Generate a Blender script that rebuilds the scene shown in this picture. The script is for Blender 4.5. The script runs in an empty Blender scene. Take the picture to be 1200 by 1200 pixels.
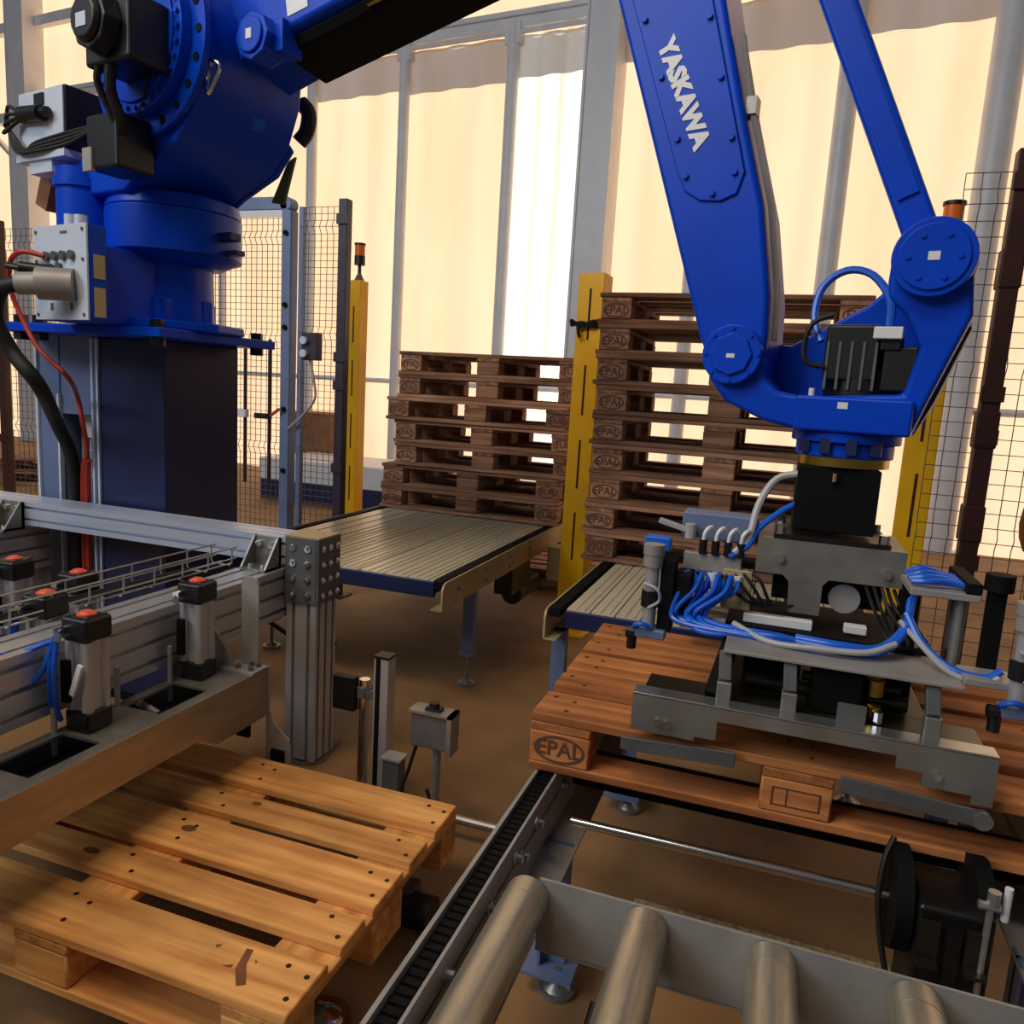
import bpy, bmesh, math, random
from mathutils import Vector, Matrix
PI = math.pi
random.seed(7)
SC = bpy.context.scene
COL = SC.collection

# ------------------------------------------------------------------ camera
H = 1.40
def cam_axes(yaw, pitch, roll):
    y, p, r = (math.radians(v) for v in (yaw, pitch, roll))
    f = Vector((math.sin(y)*math.cos(p), math.cos(y)*math.cos(p), -math.sin(p)))
    rt = Vector((math.cos(y), -math.sin(y), 0)); up = rt.cross(f)
    return rt*math.cos(r)+up*math.sin(r), up*math.cos(r)-rt*math.sin(r), f
_r, _u, _f = cam_axes(-18.9, 8.9, 3.4)
cd = bpy.data.cameras.new('camera'); cam = bpy.data.objects.new('camera', cd); COL.objects.link(cam)
cd.sensor_width = 36; cd.lens = 27.0; cd.clip_start = 0.05; cd.clip_end = 200
cam.matrix_world = Matrix(((_r.x, _u.x, -_f.x, 0), (_r.y, _u.y, -_f.y, 0), (_r.z, _u.z, -_f.z, H), (0, 0, 0, 1)))
SC.camera = cam

# ------------------------------------------------------------------ world, sun, lamps, exposure
SC.view_settings.view_transform = 'Standard'; SC.view_settings.look = 'None'
SC.view_settings.gamma = 1.0; SC.view_settings.use_curve_mapping = False
SC.view_settings.exposure = 0.0
wo = bpy.data.worlds.new('world'); SC.world = wo; wo.use_nodes = True
bg = wo.node_tree.nodes['Background']; bg.inputs[0].default_value = (0.80, 0.88, 1.0, 1); bg.inputs[1].default_value = 0.10
def sun(name, el, az, strength, col, ang=1.0):
    l = bpy.data.lights.new(name, 'SUN'); l.energy = strength; l.color = col; l.angle = math.radians(ang)
    o = bpy.data.objects.new(name, l); COL.objects.link(o)
    e, a = math.radians(el), math.radians(az)       # az: where the sun stands, from +y clockwise
    d = Vector((math.sin(a)*math.cos(e), math.cos(a)*math.cos(e), math.sin(e)))
    o.rotation_euler = d.to_track_quat('Z', 'Y').to_euler(); o.location = d*30
sun('sun', 32, -12, 5.9, (1.0, 0.965, 0.92))
def area(name, loc, target, size, power, col):
    l = bpy.data.lights.new(name, 'AREA'); l.shape = 'RECTANGLE'; l.size, l.size_y = size; l.energy = power; l.color = col
    o = bpy.data.objects.new(name, l); COL.objects.link(o); o.location = loc
    o.rotation_euler = (Vector(loc)-Vector(target)).to_track_quat('Z', 'Y').to_euler()
area('open_gate_daylight', (-8.0, -6.0, 7.5), (-1.0, 3.0, 0.8), (7, 4), 620, (0.84, 0.92, 1.0))
area('overhead_fill', (-1.8, -0.4, 5.4), (-0.6, 1.7, 0.3), (2.4, 0.8), 105, (1.0, 0.82, 0.60))  # warm overhead fill added to brighten the interior, no fixture modelled

# ------------------------------------------------------------------ materials
def lin(c):
    return tuple(((v/255)/12.92 if v <= 10 else (((v/255)+0.055)/1.055)**2.4) for v in c)
def N(nt, t, **kw):
    n = nt.nodes.new(t)
    for k, v in kw.items(): setattr(n, k, v)
    return n
def mat(name, rgb, rough=0.5, metal=0.0, var=0.12, scale=8.0, stretch=(1, 1, 1), bump=0.0, rand=0.0, spec=0.5, dark=None):
    m = bpy.data.materials.new(name); m.use_nodes = True; nt = m.node_tree; L = nt.links
    b = nt.nodes['Principled BSDF']
    tc = N(nt, 'ShaderNodeTexCoord'); mp = N(nt, 'ShaderNodeMapping'); mp.inputs['Scale'].default_value = stretch
    L.new(tc.outputs['Object'], mp.inputs['Vector'])
    nz = N(nt, 'ShaderNodeTexNoise'); nz.inputs['Scale'].default_value = scale; nz.inputs['Detail'].default_value = 5
    L.new(mp.outputs[0], nz.inputs['Vector'])
    c = lin(rgb); d = lin(dark) if dark else tuple(v*(1-var*1.6) for v in c); h = tuple(min(1, v*(1+var)) for v in c)
    rp = N(nt, 'ShaderNodeValToRGB'); rp.color_ramp.elements[0].color = (*d, 1); rp.color_ramp.elements[1].color = (*h, 1)
    rp.color_ramp.elements[0].position = 0.3; rp.color_ramp.elements[1].position = 0.7
    L.new(nz.outputs['Fac'], rp.inputs[0]); out = rp.outputs[0]
    if rand:
        oi = N(nt, 'ShaderNodeObjectInfo'); hs = N(nt, 'ShaderNodeHueSaturation')
        mr = N(nt, 'ShaderNodeMapRange'); mr.inputs[3].default_value = 1-rand; mr.inputs[4].default_value = 1+rand
        L.new(oi.outputs['Random'], mr.inputs[0]); L.new(mr.outputs[0], hs.inputs['Value'])
        ad = N(nt, 'ShaderNodeVectorMath'); ad.operation = 'ADD'
        ml = N(nt, 'ShaderNodeMath'); ml.operation = 'MULTIPLY'; ml.inputs[1].default_value = 37.0
        L.new(oi.outputs['Random'], ml.inputs[0]); L.new(tc.outputs['Object'], ad.inputs[0]); L.new(ml.outputs[0], ad.inputs[1])
        L.new(ad.outputs[0], mp.inputs['Vector'])
        L.new(out, hs.inputs['Color']); out = hs.outputs[0]
    L.new(out, b.inputs['Base Color'])
    b.inputs['Roughness'].default_value = rough; b.inputs['Metallic'].default_value = metal
    b.inputs['Specular IOR Level'].default_value = spec
    if bump:
        bp = N(nt, 'ShaderNodeBump'); bp.inputs['Strength'].default_value = bump; bp.inputs['Distance'].default_value = 0.004
        L.new(nz.outputs['Fac'], bp.inputs['Height']); L.new(bp.outputs[0], b.inputs['Normal'])
    return m
def wood(name, rgb, dark, axis, rand=0.12, rough=0.75, bump=0.35):
    """grain runs along the object axis given"""
    st = {'x': (1.4, 22, 22), 'y': (22, 1.4, 22), 'z': (22, 22, 1.4)}[axis]
    m = mat(name, rgb, rough, 0, 0.1, 1.6, st, bump, rand, 0.25, dark)
    nt = m.node_tree; L = nt.links; b = nt.nodes['Principled BSDF']
    src = b.inputs['Base Color'].links[0].from_socket
    tc = nt.nodes['Texture Coordinate']
    n2 = N(nt, 'ShaderNodeTexNoise'); n2.inputs['Scale'].default_value = 3.0; n2.inputs['Detail'].default_value = 3
    mp = nt.nodes['Mapping']; L.new(tc.outputs['Object'], n2.inputs['Vector'])
    mx = N(nt, 'ShaderNodeMix', data_type='RGBA', blend_type='MULTIPLY'); mx.inputs[0].default_value = 0.55
    r2 = N(nt, 'ShaderNodeValToRGB'); r2.color_ramp.elements[0].color = (0.45, 0.42, 0.4, 1); r2.color_ramp.elements[1].color = (1.25, 1.2, 1.15, 1)
    r2.color_ramp.elements[0].position = 0.3; r2.color_ramp.elements[1].position = 0.62
    L.new(n2.outputs['Fac'], r2.inputs[0]); L.new(src, mx.inputs[6]); L.new(r2.outputs[0], mx.inputs[7])
    L.new(mx.outputs[2], b.inputs['Base Color'])
    return m
def fabric(name, rgb, trans):
    m = bpy.data.materials.new(name); m.use_nodes = True; nt = m.node_tree; L = nt.links
    for n in list(nt.nodes):
        if n.type == 'BSDF_PRINCIPLED': nt.nodes.remove(n)
    o = nt.nodes['Material Output']; t = N(nt, 'ShaderNodeBsdfTranslucent'); d = N(nt, 'ShaderNodeBsdfDiffuse'); mx = N(nt, 'ShaderNodeMixShader')
    tc = N(nt, 'ShaderNodeTexCoord'); mp = N(nt, 'ShaderNodeMapping'); mp.inputs['Scale'].default_value = (1.6, 1, 0.22)
    nz = N(nt, 'ShaderNodeTexNoise'); nz.inputs['Scale'].default_value = 1.3; nz.inputs['Detail'].default_value = 3
    rp = N(nt, 'ShaderNodeValToRGB'); c = lin(rgb)
    rp.color_ramp.elements[0].color = (c[0]*.95, c[1]*.92, c[2]*.86, 1); rp.color_ramp.elements[1].color = (*c, 1)
    rp.color_ramp.elements[0].position = 0.35; rp.color_ramp.elements[1].position = 0.6
    L.new(tc.outputs['Object'], mp.inputs[0]); L.new(mp.outputs[0], nz.inputs['Vector']); L.new(nz.outputs['Fac'], rp.inputs[0])
    L.new(rp.outputs[0], t.inputs[0]); L.new(rp.outputs[0], d.inputs[0])
    mx.inputs[0].default_value = trans; L.new(d.outputs[0], mx.inputs[1]); L.new(t.outputs[0], mx.inputs[2]); L.new(mx.outputs[0], o.inputs[0])
    return m
M = dict(
    floor=mat('dusty_concrete', (150, 112, 72), 0.7, 0, 0.25, 2.2, (1, 1, 1), 0.15),
    sand=mat('sandy_ground', (215, 170, 95), 0.9, 0, 0.1),
    blue=mat('blue_paint', (0, 66, 200), 0.34, 0, 0.08, 5, spec=0.22),
    bluedark=mat('navy_paint', (22, 34, 78), 0.4, 0, 0.15, 6),
    bluegrey=mat('blue_grey_paint', (108, 124, 160), 0.45, 0.2, 0.1, 6),
    black=mat('black_plastic', (14, 14, 16), 0.42, 0, 0.2, 12),
    blackmat=mat('black_matt', (8, 8, 9), 0.75, 0, 0.2, 12, spec=0.2),
    rubber=mat('rubber', (18, 16, 15), 0.6, 0, 0.3, 25, bump=0.3),
    alu=mat('anodised_aluminium', (192, 192, 194), 0.36, 0.55, 0.04, 5, (25, 25, 0.6)),
    aluy=mat('anodised_aluminium_long', (192, 192, 194), 0.36, 0.55, 0.04, 5, (25, 0.6, 25)),
    alux=mat('anodised_aluminium_cross', (196, 206, 226), 0.36, 0.4, 0.04, 5, (0.6, 25, 25)),  # bluish tint puts reflected cool daylight into the cross beam's base colour
    steel=mat('galvanised_steel', (148, 146, 140), 0.42, 0.65, 0.14, 14),
    sheet=mat('brushed_sheet_steel', (172, 158, 136), 0.38, 0.7, 0.12, 5, (30, 1, 6)),
    dsteel=mat('grey_painted_steel', (98, 98, 98), 0.5, 0.3, 0.14, 9),
    gsteel=mat('light_grey_steel', (158, 154, 150), 0.5, 0.25, 0.12, 9),
    beige=mat('beige_painted_steel', (178, 160, 118), 0.5, 0.2, 0.12, 7),
    roller=mat('zinc_roller', (184, 176, 158), 0.36, 0.75, 0.14, 9, (6, 1, 6)),
    chrome=mat('chrome', (215, 215, 215), 0.16, 1.0, 0.04),
    brass=mat('brass', (190, 160, 70), 0.28, 1.0, 0.08),
    yellow=mat('yellow_paint', (248, 186, 0), 0.42, 0, 0.08, 5),
    orange=mat('orange_lens', (226, 110, 20), 0.25, 0, 0.1),
    red=mat('red_cable', (182, 52, 36), 0.45, 0, 0.1),
    redcap=mat('red_orange_plastic', (226, 92, 62), 0.45, 0, 0.1),
    hose=mat('blue_hose', (24, 96, 214), 0.3, 0, 0.1),
    bluebox=mat('blue_plastic', (20, 104, 220), 0.35, 0, 0.05),
    greyhose=mat('grey_hose', (170, 170, 172), 0.4, 0, 0.1),
    white=mat('white_plastic', (225, 226, 228), 0.4, 0, 0.03),
    panel=mat('pale_blue_grey_panel', (206, 216, 232), 0.4, 0.1, 0.04),
    post=mat('white_aluminium_post', (226, 226, 228), 0.4, 0.0, 0.05, 4),
    hem=None,
    olive=mat('olive_strap', (110, 118, 30), 0.7, 0, 0.12),
    slat=mat('beige_conveyor_slat', (212, 200, 172), 0.28, 0.0, 0.02, 2, (2, 0.5, 1), rand=0.05),
    zinc=mat('bright_zinc_plate', (176, 178, 176), 0.24, 0.85, 0.08, 10),
    darkmetal=mat('oily_dark_steel', (64, 60, 50), 0.3, 0.7, 0.2, 8),
    faint=mat('faded_stamp', (96, 62, 44), 0.8, 0, 0.1),
    wire=mat('dark_mesh_wire', (92, 84, 78), 0.5, 0.2, 0.1),
    fencepost=mat('dark_fence_post', (58, 50, 62), 0.45, 0.2, 0.15),
    maroon=mat('maroon_fence_post', (62, 30, 26), 0.5, 0.1, 0.15),
    tin=mat('tinned_wire', (186, 188, 184), 0.35, 0.8, 0.05),
    nail=mat('nail_head', (52, 30, 16), 0.5, 0.3, 0.1),
    stamp=mat('burnt_stamp', (62, 24, 14), 0.8, 0, 0.1),
    brown=mat('brown_carton', (142, 92, 58), 0.85, 0, 0.15),
    knot=mat('dark_knot', (128, 76, 38), 0.8, 0, 0.2, 20),
    chip=mat('chipboard', (196, 170, 118), 0.8, 0, 0.3, 60),
    fab=fabric('tent_fabric', (255, 224, 192), 0.62),
    fabw=fabric('clear_tent_fabric', (255, 250, 238), 0.86),
    fabg=fabric('doubled_grey_fabric', (196, 200, 210), 0.34),
)
for ax in 'xyz':
    M['new'+ax] = wood('fresh_pine_'+ax, (230, 172, 102), (192, 126, 66), ax)
    M['mid'+ax] = wood('orange_pine_'+ax, (196, 130, 76), (150, 88, 48), ax)
    M['old'+ax] = wood('weathered_pallet_wood_'+ax, (180, 136, 108), (114, 80, 60), ax, 0.28)

def wmat(o):
    m = o.matrix_basis.copy()
    while o.parent is not None: o = o.parent; m = o.matrix_basis @ m
    return m
# ------------------------------------------------------------------ mesh builder
class MB:
    def __init__(s): s.v = []; s.f = []; s.c = []
    def add(s, vs, fs):
        o = len(s.v); s.c.append((list(vs), list(fs))); s.v += [tuple(v) for v in vs]; s.f += [tuple(i+o for i in f) for f in fs]; return s
    def box(s, x0, x1, y0, y1, z0, z1):
        return s.add([(x0,y0,z0),(x1,y0,z0),(x1,y1,z0),(x0,y1,z0),(x0,y0,z1),(x1,y0,z1),(x1,y1,z1),(x0,y1,z1)],
                     [(0,3,2,1),(4,5,6,7),(0,1,5,4),(1,2,6,5),(2,3,7,6),(3,0,4,7)])
    def cbox(s, c, d):
        return s.box(c[0]-d[0]/2, c[0]+d[0]/2, c[1]-d[1]/2, c[1]+d[1]/2, c[2]-d[2]/2, c[2]+d[2]/2)
    def bar(s, p0, p1, w, h, up=(0,0,1)):
        p0, p1 = Vector(p0), Vector(p1); d = (p1-p0).normalized(); u = Vector(up)
        if abs(d.dot(u)) > 0.98: u = Vector((0,1,0))
        r = d.cross(u).normalized(); u = r.cross(d).normalized()
        vs = [p+r*a*w/2+u*b*h/2 for p in (p0, p1) for a, b in ((-1,-1),(1,-1),(1,1),(-1,1))]
        return s.add(vs, [(0,3,2,1),(4,5,6,7),(0,1,5,4),(1,2,6,5),(2,3,7,6),(3,0,4,7)])
    def cyl(s, p0, p1, r0, r1=None, n=16, caps=True):
        r1 = r0 if r1 is None else r1
        p0, p1 = Vector(p0), Vector(p1); d = (p1-p0).normalized()
        a = d.orthogonal().normalized(); b = d.cross(a)
        vs = [p+(a*math.cos(2*PI*i/n)+b*math.sin(2*PI*i/n))*r for p, r in ((p0, r0), (p1, r1)) for i in range(n)]
        fs = [(i, (i+1)%n, n+(i+1)%n, n+i) for i in range(n)]
        if caps: fs += [tuple(range(n-1,-1,-1)), tuple(range(n,2*n))]
        return s.add(vs, fs)
    def tube(s, pts, r, n=8, smooth=4, closed=False):
        P = [Vector(p) for p in pts]
        if smooth and len(P) > 2:
            Q = []
            for i in range(len(P)-1):
                a = P[i-1] if i else P[0]*2-P[1]; b = P[i]; c = P[i+1]; d = P[i+2] if i+2 < len(P) else P[-1]*2-P[-2]
                for k in range(smooth):
                    t = k/smooth
                    Q.append(0.5*((2*b)+(c-a)*t+(2*a-5*b+4*c-d)*t*t+(3*b-a-3*c+d)*t**3))
            P = Q+[P[-1]]
        vs = []; prev = None
        for i, p in enumerate(P):
            d = (P[min(i+1, len(P)-1)]-P[max(i-1, 0)]).normalized()
            a = d.orthogonal().normalized() if prev is None else (prev-d*prev.dot(d)).normalized()
            prev = a; b = d.cross(a)
            vs += [p+(a*math.cos(2*PI*k/n)+b*math.sin(2*PI*k/n))*r for k in range(n)]
        m = len(P)
        fs = [(i*n+k, i*n+(k+1)%n, (i+1)*n+(k+1)%n, (i+1)*n+k) for i in range(m-1) for k in range(n)]
        fs += [tuple(range(n-1,-1,-1)), tuple(range((m-1)*n, m*n))]
        return s.add(vs, fs)
    def prism(s, poly, axis, a0, a1):
        """poly in the two remaining axes in order: x:(y,z) y:(x,z) z:(x,y)"""
        f = {'x': lambda p, a: (a, p[0], p[1]), 'y': lambda p, a: (p[0], a, p[1]), 'z': lambda p, a: (p[0], p[1], a)}[axis]
        n = len(poly)
        area = sum(poly[i][0]*poly[(i+1)%n][1]-poly[(i+1)%n][0]*poly[i][1] for i in range(n))
        if (area < 0) != (axis == 'y'): poly = poly[::-1]
        lo, hi = min(a0, a1), max(a0, a1)
        vs = [f(p, lo) for p in poly]+[f(p, hi) for p in poly]
        fs = [tuple(range(n-1,-1,-1)), tuple(range(n, 2*n))]+[(i, (i+1)%n, n+(i+1)%n, n+i) for i in range(n)]
        return s.add(vs, fs)
    def disc_bolts(s, c, axis, R, n, r, h, ph=0.0):
        for i in range(n):
            t = ph+2*PI*i/n
            o = {'y': (R*math.cos(t), 0, R*math.sin(t)), 'z': (R*math.cos(t), R*math.sin(t), 0), 'x': (0, R*math.cos(t), R*math.sin(t))}[axis]
            d = {'y': (0, h, 0), 'z': (0, 0, h), 'x': (h, 0, 0)}[axis]
            p = Vector(c)+Vector(o); s.cyl(p, p+Vector(d), r, n=8)
        return s
    def pieces(s, name, m, parent, **k):
        out = []
        for vs, fs in s.c:
            b = MB(); b.add(vs, fs); out.append(b.build(name, m, parent, **k))
        return out
    def mesh(s, name, m, angle=35):
        me = bpy.data.meshes.new(name); me.from_pydata(s.v, [], s.f); me.update()
        bm = bmesh.new(); bm.from_mesh(me); bmesh.ops.recalc_face_normals(bm, faces=bm.faces); bm.to_mesh(me); bm.free()
        me.materials.append(m); me.shade_smooth(); me.set_sharp_from_angle(angle=math.radians(angle))
        return me
    def build(s, name, m, parent=None, bev=0, world=False, angle=35, seg=2, stuff=False):
        m = M[m] if isinstance(m, str) else m
        if world and parent is not None:
            iv = wmat(parent).inverted(); s.v = [tuple(iv @ Vector(v)) for v in s.v]
        o = bpy.data.objects.new(name, s.mesh(name, m, angle)); COL.objects.link(o)
        if parent is not None: o.parent = parent
        if bev:
            b = o.modifiers.new('bevel', 'BEVEL'); b.width = bev; b.segments = seg; b.limit_method = 'ANGLE'; b.angle_limit = math.radians(40)
            b.harden_normals = True
        if stuff: o['kind'] = 'stuff'
        return o
def tag(o, label, cat, group=None):
    o['label'] = label; o['category'] = cat
    if group: o['group'] = group
    return o
def thing(name, label, cat, loc=(0,0,0), rz=0.0, group=None):
    o = bpy.data.objects.new(name, None); COL.objects.link(o); o.location = loc; o.rotation_euler = (0, 0, rz); o.empty_display_size = 0.1
    o.matrix_world = Matrix.Translation(loc) @ Matrix.Rotation(rz, 4, 'Z')
    return tag(o, label, cat, group)
def copy_tree(o, parent=None, label=None):
    c = o.copy(); COL.objects.link(c)
    if parent is not None: c.parent = parent
    if label: c['label'] = label
    for ch in list(o.children): copy_tree(ch, c)
    return c
def structure(o): o['kind'] = 'structure'; return o
def text_mesh(txt, size, depth=0.0006, bold=0.0):
    cu = bpy.data.curves.new('lettering', 'FONT'); cu.body = txt; cu.size = size; cu.extrude = depth; cu.offset = bold
    cu.align_x = 'CENTER'; cu.align_y = 'CENTER'; cu.resolution_u = 2
    t = bpy.data.objects.new('lettering', cu); COL.objects.link(t)
    dg = bpy.context.evaluated_depsgraph_get(); dg.update()
    me = bpy.data.meshes.new_from_object(t.evaluated_get(dg)); bpy.data.objects.remove(t); bpy.data.curves.remove(cu)
    return me
def lettering(name, txt, size, m, parent, mw, bold=0.0):
    me = text_mesh(txt, size, bold=bold); me.materials.clear(); me.materials.append(M[m])
    o = bpy.data.objects.new(name, me); COL.objects.link(o); o.parent = parent; o.matrix_local = mw
    return o
def slotted(w, h, mw, mh, g=0.010, d=0.008):
    """outline of a slotted aluminium profile w x h with mw and mh grooves on its faces"""
    P = []
    def side(L, k, f):
        step = L/k
        for i in range(k):
            c = -L/2+step*(i+0.5)
            P.extend([f(c-g/2, 0), f(c-g/2, d), f(c+g/2, d), f(c+g/2, 0)])
    P.append((-w/2, -h/2)); side(w, mw, lambda t, q: (t, -h/2+q))
    P.append((w/2, -h/2)); side(h, mh, lambda t, q: (w/2-q, t))
    P.append((w/2, h/2)); side(w, mw, lambda t, q: (-t, h/2-q))
    P.append((-w/2, h/2)); side(h, mh, lambda t, q: (-w/2+q, -t))
    return P
def shift(P, dx, dy): return [(x+dx, y+dy) for x, y in P]
def arc(cx, cy, r, a0, a1, n=8):
    return [(cx+r*math.cos(math.radians(a0+(a1-a0)*i/n)), cy+r*math.sin(math.radians(a0+(a1-a0)*i/n))) for i in range(n+1)]

# ------------------------------------------------------------------ setting: floor, ground outside, tent wall
structure(MB().box(-22, 9, -4, 10.9, -0.12, 0).build('floor', 'floor'))
structure(MB().box(-40, 30, 11.2, 60, -0.2, -0.08).build('ground_outside', 'sand'))
WA = math.radians(-6)
wall = bpy.data.objects.new('wall_back', None); COL.objects.link(wall)
wall.matrix_world = Matrix.Translation((1.5, 9.04, 0)) @ Matrix.Rotation(WA, 4, 'Z'); structure(wall)
posts = [(-14.4, .42), (-12.9, .14), (-11.4, .12), (-9.94, .12), (-8.24, .15), (-6.71, .15), (-5.13, .16), (-3.90, .34), (-2.70, .17), (-1.24, .22), (0.16, .30), (1.6, .2), (3.1, .2), (4.6, .3)]
def sheet_panel(s0, s1, z0, z1, y, m, name, waves, amp):
    b = MB(); nx, nz = 28, 10; vs = []
    for j in range(nz+1):
        for i in range(nx+1):
            s = s0+(s1-s0)*i/nx; z = z0+(z1-z0)*j/nz
            t = (i/nx)
            vs.append((s, y+amp*math.sin(t*waves*2*PI+0.7*s)*(0.5+0.5*math.sin(PI*t))+amp*0.4*math.sin(3.1*z+s), z))
    fs = [(j*(nx+1)+i, j*(nx+1)+i+1, (j+1)*(nx+1)+i+1, (j+1)*(nx+1)+i) for j in range(nz) for i in range(nx)]
    b.add(vs, fs); return b.build(name, m, wall, angle=80)
edges = [-20.0]+[p[0] for p in posts]+[9.5]
for i in range(len(edges)-1):
    s0, s1 = edges[i], edges[i+1]
    bright = abs(s0+5.13) < 0.01
    sheet_panel(s0, s1, 0.0, 5.75, 0.12, 'fabw' if bright else 'fab', 'fabric_panel', 2 if not bright else 4, 0.02 if not bright else 0.05)
    sheet_panel(s0, s1, 5.75, 9.5, 0.14, 'fab', 'upper_fabric_panel', 1, 0.02)
    if s0 > -8.5: sheet_panel(s0, s1, 5.2+0.03*(i % 3), 5.72, 0.045, 'fabg', 'gathered_valance', 3, 0.022)
for s, w in posts:
    if w > 0.3:
        b = MB().box(s-w/2, s+w/2, -0.25, 0.08, 0, 8.5); b.box(s-w/2-0.03, s-w/2, -0.27, 0.1, 0, 8.5); b.box(s+w/2, s+w/2+0.03, -0.27, 0.1, 0, 8.5)
        b.build('column', 'post', wall)
    else:
        b = MB().cyl((s, -0.02, 0), (s, -0.02, 5.85), w/2, n=14); b.box(s-w*.65, s+w*.65, -0.08, 0.06, 5.6, 5.85); b.box(s-w*.8, s+w*.8, -0.12, 0.08, 0, 0.02)
        b.build('wall_post', 'post', wall)
b = MB().box(-14.4, 9.5, -0.06, 0.08, 5.78, 5.98); b.box(-14.4, 9.5, -0.10, -0.06, 5.90, 5.95); b.cyl((-14.4, -0.05, 5.73), (9.5, -0.05, 5.73), 0.03, n=10); b.build('top_rail', 'post', wall)
MB().cyl((-14.4, 0.0, 1.42), (9.5, 0.0, 1.50), 0.035, n=10).build('mid_rail', 'post', wall)
for z in (5.55, 7.0): MB().box(-20, -12.9, -0.06, 0.06, z, z+0.16).build('bay_rail', 'post', wall)
for (a, c) in (((-12.9, 7.0), (-11.6, 5.9)), ((-6.3, 5.95), (-4.0, 7.4)), ((-16.5, 6.2), (-14.4, 4.6))):
    MB().bar((a[0], -0.03, a[1]), (c[0], -0.03, c[1]), 0.06, 0.09, (0, 1, 0)).build('brace', 'post', wall)
for s in (-9.94, -11.4): MB().box(s-.07, s+.07, -.05, .08, 5.9, 8.5).build('upper_post', 'post', wall)

# ------------------------------------------------------------------ pallets
BW = [(-0.3275, .145), (-0.1575, .100), (0, .145), (0.1575, .100), (0.3275, .145)]
def ring(rx, ry, w, n=28, d=0.0008):
    b = MB(); vs = []
    for i in range(n):
        t = 2*PI*i/n
        for k in (1, 1-w/rx): vs.append((rx*k*math.cos(t), ry*(1-w/ry if k < 1 else 1)*math.sin(t), d))
    b.add(vs, [(2*i, 2*((i+1) % n), 2*((i+1) % n)+1, 2*i+1) for i in range(n)]); return b
STAMP = {}
def stamp_mesh(txt):
    if txt not in STAMP:
        me = text_mesh(txt, 0.052, 0.0004, 0.001); b = MB()
        b.add([v.co for v in me.vertices], [p.vertices for p in me.polygons]); r = ring(.062, .034, .006); b.add(r.v, r.f)
        STAMP[txt] = b.mesh('brand_stamp', M['faint'])
    return STAMP[txt]
def make_pallet(kind, label, group, nails=False, stamps=('EPAL', 'EUR'), sag=0.0, rough=0.0):
    r = thing('wooden_pallet', label, 'pallet', group=group); rnd = random.Random(hash(kind) % 97 if False else len(kind)*13+int(nails))
    mx, my = M[kind+'x'], M[kind+'y']
    sh = {}
    def board(name, x, y, z, lx, ly, m, key):
        if key not in sh:
            q = MB().cbox((0, 0, 0), (lx, ly, .022)); sh[key] = q.mesh(name, m)
        o = bpy.data.objects.new(name, sh[key]); COL.objects.link(o); o.parent = r
        o.location = (x+rnd.uniform(-rough, rough)*2, y+rnd.uniform(-rough, rough), z); o.rotation_euler = (0, 0, rnd.uniform(-rough, rough)*0.6)
        bv = o.modifiers.new('bevel', 'BEVEL'); bv.width = 0.003; bv.segments = 1
        return o
    for y, w in BW:
        o = board('deck_board', 0, y, 0.133, 1.2, w, mx, ('d', w))
        if nails:
            q = MB()
            for sx in (-.55, 0, .55):
                for dx, dy in ((-.02, w*.26), (.025, -w*.24))+(((.03, w*.18),) if w > .12 else ()):
                    p = (sx+dx, dy, .0105); q.cyl(p, (p[0], p[1], .0118), .006, n=8)
            q.build('nail_heads', 'nail', o, stuff=True)
    for x in (-.5275, 0, .5275): board('stringer_board', x, 0, 0.111, .145, .8, my, 's')
    for x in (-.5275, 0, .5275):
        for y, w in ((-.35, .1), (0, .145), (.35, .1)):
            key = ('b', w)
            if key not in sh: sh[key] = MB().cbox((0, 0, 0), (.145, w, .078)).mesh('block', mx)
            o = bpy.data.objects.new('block', sh[key]); COL.objects.link(o); o.parent = r; o.location = (x, y, .061)
            bv = o.modifiers.new('bevel', 'BEVEL'); bv.width = 0.004; bv.segments = 1
            if y < -.3 and x != 0 or (y < -.3 and kind == 'mid'):
                if x > 0.1 and kind == 'mid': continue
                if x == 0:
                    q = MB()
                    for (a0, a1, c0, c1) in ((-.05, .05, .018, .021), (-.05, .05, -.021, -.018), (-.05, -.046, -.02, .02), (.046, .05, -.02, .02), (-.02, -.017, -.02, .02)): q.box(a0, a1, -w/2-.0012, -w/2, c0, c1)
                    q.build('brand_stamp', 'faint', o)
                else:
                    t = bpy.data.objects.new('brand_stamp', stamp_mesh(stamps[0 if x < 0 else 1])); COL.objects.link(t); t.parent = o
                    t.location = (0, -w/2-0.0006, 0); t.rotation_euler = (PI/2, 0, 0)
    for y, w in ((-.35, .1), (0, .145), (.35, .1)): board('bottom_board', 0, y, .011, 1.2, w, mx, ('u', w))
    return r
near = make_pallet('new', 'fresh light pine pallet in the left foreground under the steel guide plate', 'cell_pallets', nails=True)
del near['group']; near.location = (-1.343, 1.451, 0.104); near.rotation_euler = (0, 0, math.radians(0.4))
held = make_pallet('mid', 'orange brown pallet held under the gripper on the chain conveyor', 'x', nails=True)
del held['group']; held.location = (0.107, 2.066, 0.51); held.rotation_euler = (0, 0, math.radians(0.5))
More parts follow.
